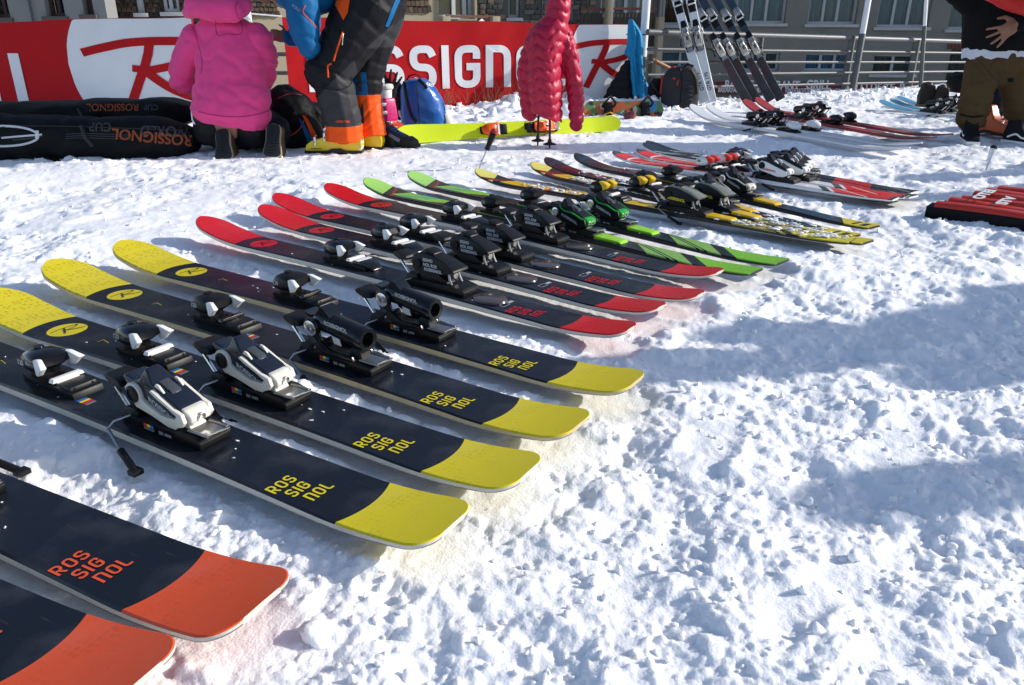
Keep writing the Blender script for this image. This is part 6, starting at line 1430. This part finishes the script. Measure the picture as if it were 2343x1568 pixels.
# ---------------------------------------------------------------- snowboard on its edge
def snowboard():
    a, b = B(1333, 238, 7.25), B(1516, 244, 7.35); root = thing('snowboard', 'orange printed snowboard with black bindings lying on its edge in the snow', 'snowboard', (a + b) / 2); L = (b - a).length
    w = .18; q = MB(); n = 40; V = []; F = []
    for k, t in enumerate((0, -.012)):
        for i in range(n + 1):
            x = L * i / n; e = min(x, L - x); hh = w / 2 * (1 if e > .09 else math.sqrt(max(0, 1 - (1 - e / .09) ** 2))) * (.9 + .1 * abs(2 * x / L - 1)); bend = .02 * max(0, abs(2 * x / L - 1) - .7) / .3
            V += [(x - L / 2, t - bend, -hh), (x - L / 2, t - bend, hh)]
    N = 2 * (n + 1)
    for i in range(n): p = 2 * i; F += [(p, p + 2, p + 3, p + 1), (N + p, N + p + 1, N + p + 3, N + p + 2), (p, N + p, N + p + 2, p + 2), (p + 1, p + 3, N + p + 3, N + p + 1)]
    m = bpy.data.materials.new('printed_deck'); m.use_nodes = True; g = NG(m); tc = g.n.new('ShaderNodeTexCoord'); nz = g.noise(tc.outputs['Object'], 9, 2); c = g.mix(g.ramp(nz, .50, .53), (.48, .10, .02), (.10, .18, .05)); c = g.mix(g.ramp(g.noise(tc.outputs['Object'], 14, 3), .60, .62), c, (.55, .48, .36)); c = g.mix(g.ramp(g.noise(tc.outputs['Object'], 6, 1), .63, .65), c, (.05, .25, .5)); c = g.mix(g.ramp(g.noise(tc.outputs['Object'], 19, 2), .66, .68), c, (.02, .02, .02)); g.l.new(c, g.n['Principled BSDF'].inputs['Base Color']); g.n['Principled BSDF'].inputs['Roughness'].default_value = .3
    dk = q.add(V, F).build('deck', m, root, smooth=40); dk.location = (0, 0, 0)
    for x in (-.14, .20):
        bm_ = MB(); bm_.box((x, -.03, 0), (.075, .045, .13)); bm_.build('binding_base', BLACK, root, bevel=.006); hb = MB(); hb.tube([(x - .05, -.03, .03), (x - .05, -.10, .05), (x, -.12, .10), (x + .05, -.10, .05), (x + .05, -.03, .03)], .014, 8, flat=.5); hb.build('highback', BLACK, root); s = MB(); s.tube([(x - .045, -.05, -.04), (x, -.09, -.03), (x + .045, -.05, -.04)], .010, 8, flat=.5); s.build('strap', YEL_P if x < 0 else BLACK, root)
    e = (b - a).normalized(); root.rotation_euler = (R(-18), 0, math.atan2(e.y, e.x)); root.location = (a + b) / 2 + Vector((0, 0, -.05))
snowboard()

# ---------------------------------------------------------------- pink ski boots with gloves on top, walking shoes
PNK = mat('magenta_boot_shell', (.48, .012, .14), .28, var=.08, coat=.2); FUR = mat('white_fur', (.66, .64, .60), .95, var=.12, scale=60, bump=.9, bscale=120)
def pink_boot(u, lab, rz, Y):
    g = B(u, 300, Y); root = thing('pink_ski_boot', lab, 'ski boot', (g.x, Y, 0), rz, 'pink ski boots'); k = .9
    def fn(p): t = 1 - .12 * max(0, p.z - .1) / .2; return (p.x * t, p.y * t, p.z)
    q = MB().prism([(-.13, .018), (-.13, .10), (-.02, .13), (.05, .11), (.13, .075), (.16, .045), (.16, .018)], -.05, .05); q.build('lower_shell', mat('orange_red_shell', (.55, .06, .02), .28), root, bevel=.018, smooth=60, seg=3)
    q = MB().prism([(-.135, .08), (-.14, .16), (-.125, .27), (-.005, .275), (.015, .15), (.01, .10)], -.054, .054, fn=fn); q.build('cuff', PNK, root, bevel=.016, smooth=60, seg=3)
    q = MB(); q.lathe((-.062, 0, .25), [(.048, 0), (.05, .04), (.053, .075), (.050, .085)], 16); q.build('liner', mat('white_liner', (.68, .67, .65), .7, var=.08), root); q = MB(); q.lathe((-.062, 0, .325), [(.052, 0), (.064, .012), (.066, .03), (.056, .042), (.03, .040)], 18); o = remesh(q, 'fur_rim', FUR, .007, 1, disp=lambda co: .006 * noise3(co, 40, 5)); o.parent = root
    q = MB().prism([(-.14, 0), (-.14, .02), (.165, .02), (.165, 0)], -.05, .05); q.build('sole', RUBBER, root, bevel=.003)
    for x, z in ((.0, .235), (.005, .18), (.06, .115), (.11, .085)):
        for s in (-1,): q = MB(); q.box((x - .02, s * .05, z), (.05, .014, .018)); q.box((x - .005, s * .058, z), (.022, .008, .022)); q.build('buckle', STEEL, root, bevel=.002)
pink_boot(867, 'pink ski boot with white fur liner, left of the pair beside the orange trousers', -1.0, 5.72); pink_boot(897, 'pink ski boot with white fur liner, right of the pair beside the blue backpack', -.75, 5.70)
m = MB(); w = B(872, 212, 5.74); hand(m, w + Vector((-.035, 0, -.05)), (-.18, 0, 1), (0, -1, 0), 1.25, .25, .9); hand(m, w + Vector((.045, .02, -.05)), (.25, 0, 1), (0, -1, 0), 1.2, .3, .6, thumb=-1); o = remesh(m, 'knit_gloves', mat('black_knit', (.010, .010, .011), .95, var=.3, scale=60, bump=.4), .0065, 1); tag(o, 'pair of black knit gloves stuck in the pink ski boots', 'gloves')
def shoe(u, v, rz, lab, Y):
    g = B(u, v, Y); root = thing('walking_shoe', lab, 'shoe', (g.x, g.y, 0), rz, 'walking shoes')
    fn = lambda p: (p.x, p.y * (.72 + .28 * math.sin(math.pi * min(max((p.x + .14) / .30, .06), .94)) ** .6) * (1 - .3 * max(0, p.z - .06) / .1), p.z)
    q = MB().prism([(-.13, .02), (-.135, .07), (-.12, .125), (-.04, .13), (.0, .10), (.06, .078), (.10, .06), (.10, .02)], -.048, .048, fn=fn); q.build('upper', mat('navy_suede', (.02, .03, .055), .8, var=.25, scale=20), root, bevel=.014, smooth=60, seg=3)
    q = MB().prism([(.055, .018), (.06, .07), (.10, .072), (.145, .05), (.155, .018)], -.05, .05, fn=fn); q.build('toe_cap', RUBBER, root, bevel=.012, smooth=60, seg=3); q = MB().prism([(-.138, 0), (-.138, .024), (.16, .024), (.16, .008), (.145, 0)], -.05, .05, fn=fn); q.build('sole', RUBBER, root, bevel=.004)
    q = MB().prism([(-.02, .092), (.06, .058), (.05, .040), (-.04, .06)], -.0505, -.047); q.build('grey_panel', mat('grey_suede', (.22, .23, .26), .8), root, bevel=.001)
    for i in range(5): q = MB(); x = -.02 + i * .02; q.tube([(x, -.03, .112 - i * .011), (x + .008, 0, .120 - i * .011), (x, .03, .112 - i * .011)], .003, 6); q.build('lace', mat('blue_lace', (.02, .12, .4), .7), root)
shoe(908, 330, -.45, 'navy walking shoe with black toe cap in front of the neon ski', 5.30); shoe(878, 326, -.8, 'navy walking shoe half hidden behind the yellow ski boots', 5.36)
# grey plastic sheet corners seen beside the blue rucksack
for pts, lab in ((((912, 232), (920, 262), (934, 278)), 'white pad standing left of the blue backpack'), (((1021, 258), (1030, 280), (1036, 292)), 'white pad leaning right of the blue backpack')):
    q = MB(); q.tube([B(u, v, 6.0) for u, v in pts], [.02, .035, .03], 8, flat=.3); tag(q.build('white_pad', IVORY), lab, 'pad')
# gloves lying on the bank
q = MB(); c = B(1438, 266, 6.9); q.ball(c, .05, .04, .03); q.ball(c + Vector((.03, -.02, .01)), .03, .03, .035); q.tube([c, c + Vector((-.03, 0, .05))], .014, 8); q.tube([c + Vector((.02, 0, 0)), c + Vector((.05, 0, .04))], .013, 8); o = remesh(q, 'mitten', mat('red_black_knit', (.18, .05, .05), .9, var=.9, scale=38), .007, 1, disp=folds(.006, 30)); tag(o, 'small red and black mitten lying on the snow bank', 'mitten')
# brown boots on the bank
def brown_boots():
    g = B(2122, 236, 7.9); root = thing('winter_boots', 'pair of brown and black lace boots standing on the far snow', 'boots', (g.x, g.y, .02)); BR = mat('brown_leather', (.030, .020, .014), .6, var=.3, scale=20)
    for dx, dy, rz, k in ((0, 0, -.1, 1), (.11, -.06, -.2, .9)):
        bf = names(); q = MB().prism([(-.09, .02), (-.10, .10), (-.07, .22), (.03, .20), (.045, .10), (.10, .07), (.15, .045), (.15, .02)], -.045, .045); a = q.build('boot', BR, None, bevel=.014, smooth=60); q = MB().prism([(-.10, 0), (-.10, .025), (.16, .025), (.16, 0)], -.048, .048); s = q.build('sole', mat('tan_sole', (.16, .12, .07), .7), None, bevel=.004); s.parent = a; t = MB(); t.ball((-.03, 0, .20), .045, .04, .03); e = t.build('collar', BLACK, None); e.parent = a
        a.parent = root; a.location = (dx, dy, 0); a.rotation_euler = (0, 0, rz); a.scale = (k, k, k)
brown_boots()

# ---------------------------------------------------------------- screwdrivers stuck in the snow
def screwdriver(gu, gv, mu, mv, tu, tv, lab, ma, mb_):
    g = G(gu, gv); m = B(mu, mv, g.y + .01); t = B(tu, tv, g.y + .02); d = (t - g).normalized(); root = thing('screwdriver', lab, 'screwdriver', g, group='screwdrivers'); bf = names()
    q = MB(); q.tube([g - d * .06, m], .0042, 10); q.build('blade', STEEL, None); Lh = (t - m).length
    q = MB(); q.tube([m, m + d * Lh * .06, m + d * Lh * .18, m + d * Lh * .5, m + d * Lh * .8], [.013, .016, .013, .017, .019], 8); q.build('handle', ma, None); q = MB(); q.tube([m + d * Lh * .802, m + d * Lh * .93, m + d * Lh], [.0193, .018, .010], 12); q.build('handle_end', mb_, None); adopt(root, bf)
screwdriver(1095, 388, 1113, 344, 1132, 295, 'screwdriver with black and red handle stuck in the snow behind the green skis', BLACK, mat('red_handle', (.35, .02, .02), .35))
screwdriver(2255, 390, 2261, 372, 2275, 333, 'screwdriver with white and black handle stuck in the snow at the right', WHITE, BLACK)

# ---------------------------------------------------------------- folded red banner on the snow at the right
def folded():
    root = thing('folded_banner', 'red and black folded banner with white lettering lying at the right edge', 'banner', (2.0, 3.4, 0)); bf = names(); A = G(2120, 494); E = G(2345, 527); e = E - A; e.z = 0; e.normalize(); n = Vector((-e.y, e.x, 0)); L = 1.25; RM = mat('red_vinyl', (.52, .035, .018), .38, var=.12, scale=10, coat=.1)
    K = 6; dd = .085; 
    for k in range(K):
        V = []; F = []; off = .018 + k * .028; N = 30
        prof = [(0, .012), (.004, .046), (.012, .055), (.04, .060), (.07, .056), (dd - .004, .048), (dd, .012)]
        for i in range(N + 1):
            s = off + (L - off) * i / N
            for (t, z) in prof: V.append(A + e * s + n * (k * dd + t + .01 * math.sin(s * 5 + k)) + Vector((0, 0, z + .006 * k + .005 * math.sin(s * 8 + k * 2))))
        p = len(prof)
        for i in range(N):
            for j in range(p - 1): q = i * p + j; F.append((q, q + p, q + p + 1, q + 1))
        F.append(tuple(range(p))); F.append(tuple(N * p + j for j in range(p - 1, -1, -1)))
        MB().add(V, F).build('pleat', RM, None, smooth=50)
        q = MB(); V = [A + e * s + n * (k * dd + t) + Vector((0, 0, z)) for s in (off - .028, L) for t, z in ((-.002, -.01), (-.004, .040), (dd * .9, .046), (dd * .9, -.01))]; q.add(V, [(0, 1, 2, 3), (7, 6, 5, 4), (0, 4, 5, 1), (1, 5, 6, 2), (2, 6, 7, 3), (3, 7, 4, 0)]); q.build('black_edge', NYLON, None, bevel=.004)
    def mp(s, t):
        k = min(K - 1, max(0, int(t / dd))); return A + e * s + n * t + Vector((0, 0, .0695 + .006 * t / dd))
    for txt, s, t, sz in (('OTEI', .15, .12, .062), ('STV', .25, .08, .062), ('nol', .46, .06, .04)):
        decal('lettering', text_mesh(txt, sz, .004), lambda a, b: mp(s - b * .9 + a * .10, t + a * 1.35), WHT_B, None)
    decal('white_panel', ([(0, 0), (.55, 0), (.55, .09), (.05, .09)], [(0, 1, 2, 3)]), lambda a, b: mp(.46 + a, .37 + b), WHT_B, None)
    adopt(root, bf)
folded()

# ---------------------------------------------------------------- neon ski on its edge and skis leaning on the railing
def orient(root, tail, tip, facing, up_shift=0.0):
    x = (tip - tail).normalized(); z = facing - x * facing.dot(x); z.normalize(); y = z.cross(x); m = Matrix((x, y, z)).transposed().to_4x4(); m.translation = (tip + tail) / 2; root.matrix_world = m; root.rotation_mode = 'XYZ'
ta, tp = G(1412, 300), G(880, 327); d = (tp - ta).normalized(); L = 1.74; tp = ta + d * L
r_, brd, bd = make_ski('neon', 'N', L, (0, 0, 0), 0, 'neon yellow ski standing on its edge behind the walking shoes', style='yw')
for c in r_.children:          # orange bindings of the neon ski
    pass
def recolour(root, table):
    for c in list(root.children) + [g for c in root.children for g in c.children]:
        k = c.name.split('.')[0]
        if k in table and c.type == 'MESH': c.data = c.data.copy(); c.data.materials.clear(); c.data.materials.append(table[k])
recolour(r_, {'toe_housing': ORGP, 'side_frame': ORGP, 'heel_housing': ORGP, 'nose': ORGP, 'foot': ORGP, 'toe_wing': ORGP})
for c in list(r_.children) + [g for c in r_.children for g in c.children]:
    if c.name.split('.')[0] in ('brake_arm', 'brake_pedal', 'strut', 'brake_tip'): pass
orient(r_, ta + Vector((0, 0, .052)), tp + Vector((0, 0, .045)), Vector((.1, -1, .28)))
def lean(key, kind, tu, tv, pu, pv, Y0, Y1, lab, L):
    t = B(tu, tv, Y0); p = B(pu, pv, Y1); d = (p - t).normalized(); root, b, _ = make_ski(key, kind, L, (0, 0, 0), 0, lab); orient(root, t, t + d * L, Vector((-.25, -1, .2)))
    for c in root.children:
        if c.name.split('.')[0] == 'ski_board' and kind == 'W': decal('number', text_mesh('GTR 179', .05, .001), lambda a, q: b.top(.12 + a, q - .01, .001), INKM, c)
lean('W1', 'W', 1612, 236, 1547, 0, 8.15, 8.55, 'left one of two bright white skis leaning on the railing', 1.76); lean('W2', 'W', 1627, 236, 1579, 0, 8.15, 8.55, 'right one of two bright white skis leaning on the railing', 1.76)
for i, (tu, tv, pu, lab) in enumerate(((1711, 236, 1584, 'leftmost of four charcoal skis leaning on the railing'), (1732, 234, 1607, 'second from left of four charcoal skis on the railing'), (1764, 232, 1638, 'third from left of four charcoal skis on the railing'), (1786, 230, 1669, 'rightmost of four charcoal skis leaning on the railing'))): lean('k%d' % i, 'k', tu, tv, pu, 0, 8.55 + .06 * i, 9.0 + .08 * i, lab, 1.72)

# ---------------------------------------------------------------- fallen leaf, and bystanders whose shadows reach into the picture
q = MB(); g = G(3378 * .605, 438); g = G(2047, 456); q.add([g + Vector((0, 0, .012)), g + Vector((.02, .01, .03)), g + Vector((.045, .0, .02)), g + Vector((.03, -.015, .008))], [(0, 1, 2, 3)]); tag(q.build('leaf', mat('brown_leaf', (.25, .13, .05), .8)), 'small brown leaf on the snow beside the navy ski tails', 'leaf')
src = [o for o in COL.objects if o.get('label', '').startswith('person in dark trousers')][0]
def clone(src, loc, rz, lab):
    r = src.copy(); COL.objects.link(r); r['label'] = lab; r['group'] = 'bystanders outside the right edge'
    bpy.context.view_layer.update(); M = Matrix.Translation(Vector(loc)) @ Matrix.Rotation(rz, 4, 'Z'); r.matrix_world = M @ Matrix.Scale(1.12, 4)
    for c in src.children:
        k = c.copy(); COL.objects.link(k); k.parent = r; k.matrix_parent_inverse = c.matrix_parent_inverse.copy()
        for g in c.children: h = g.copy(); COL.objects.link(h); h.parent = k
for i, (x, y, rz) in enumerate(((4.78, 2.62, 1.5), (4.42, 2.36, 1.2), (4.78, 1.86, 1.6), (6.1, 4.45, 1.4), (6.3, 4.95, 1.7), (4.6, 5.88, 1.5))):
    clone(src, (x, y, 0), rz, 'bystander in dark clothes outside the right picture edge, %s' % ('nearest the red banner roll', 'beside the nearest one', 'closest to the camera', 'level with the screwdriver', 'beside the one level with the screwdriver', 'next to the person in khaki trousers')[i])

for n_ in ('black_nylon', 'black_ski_pants', 'charcoal_shell', 'grey_shell', 'blue_shell', 'orange_shell', 'black_sweatshirt', 'khaki_canvas', 'pink_fleece', 'dark_grey_cordura', 'black_quilt', 'dark_denim', 'white_cotton', 'black_suede', 'grey_bag_print', 'orange_bag_print', 'azure_shell_cloth'):
    _M[n_].node_tree.nodes['Principled BSDF'].inputs['Specular IOR Level'].default_value = .14      # matt cloth_names
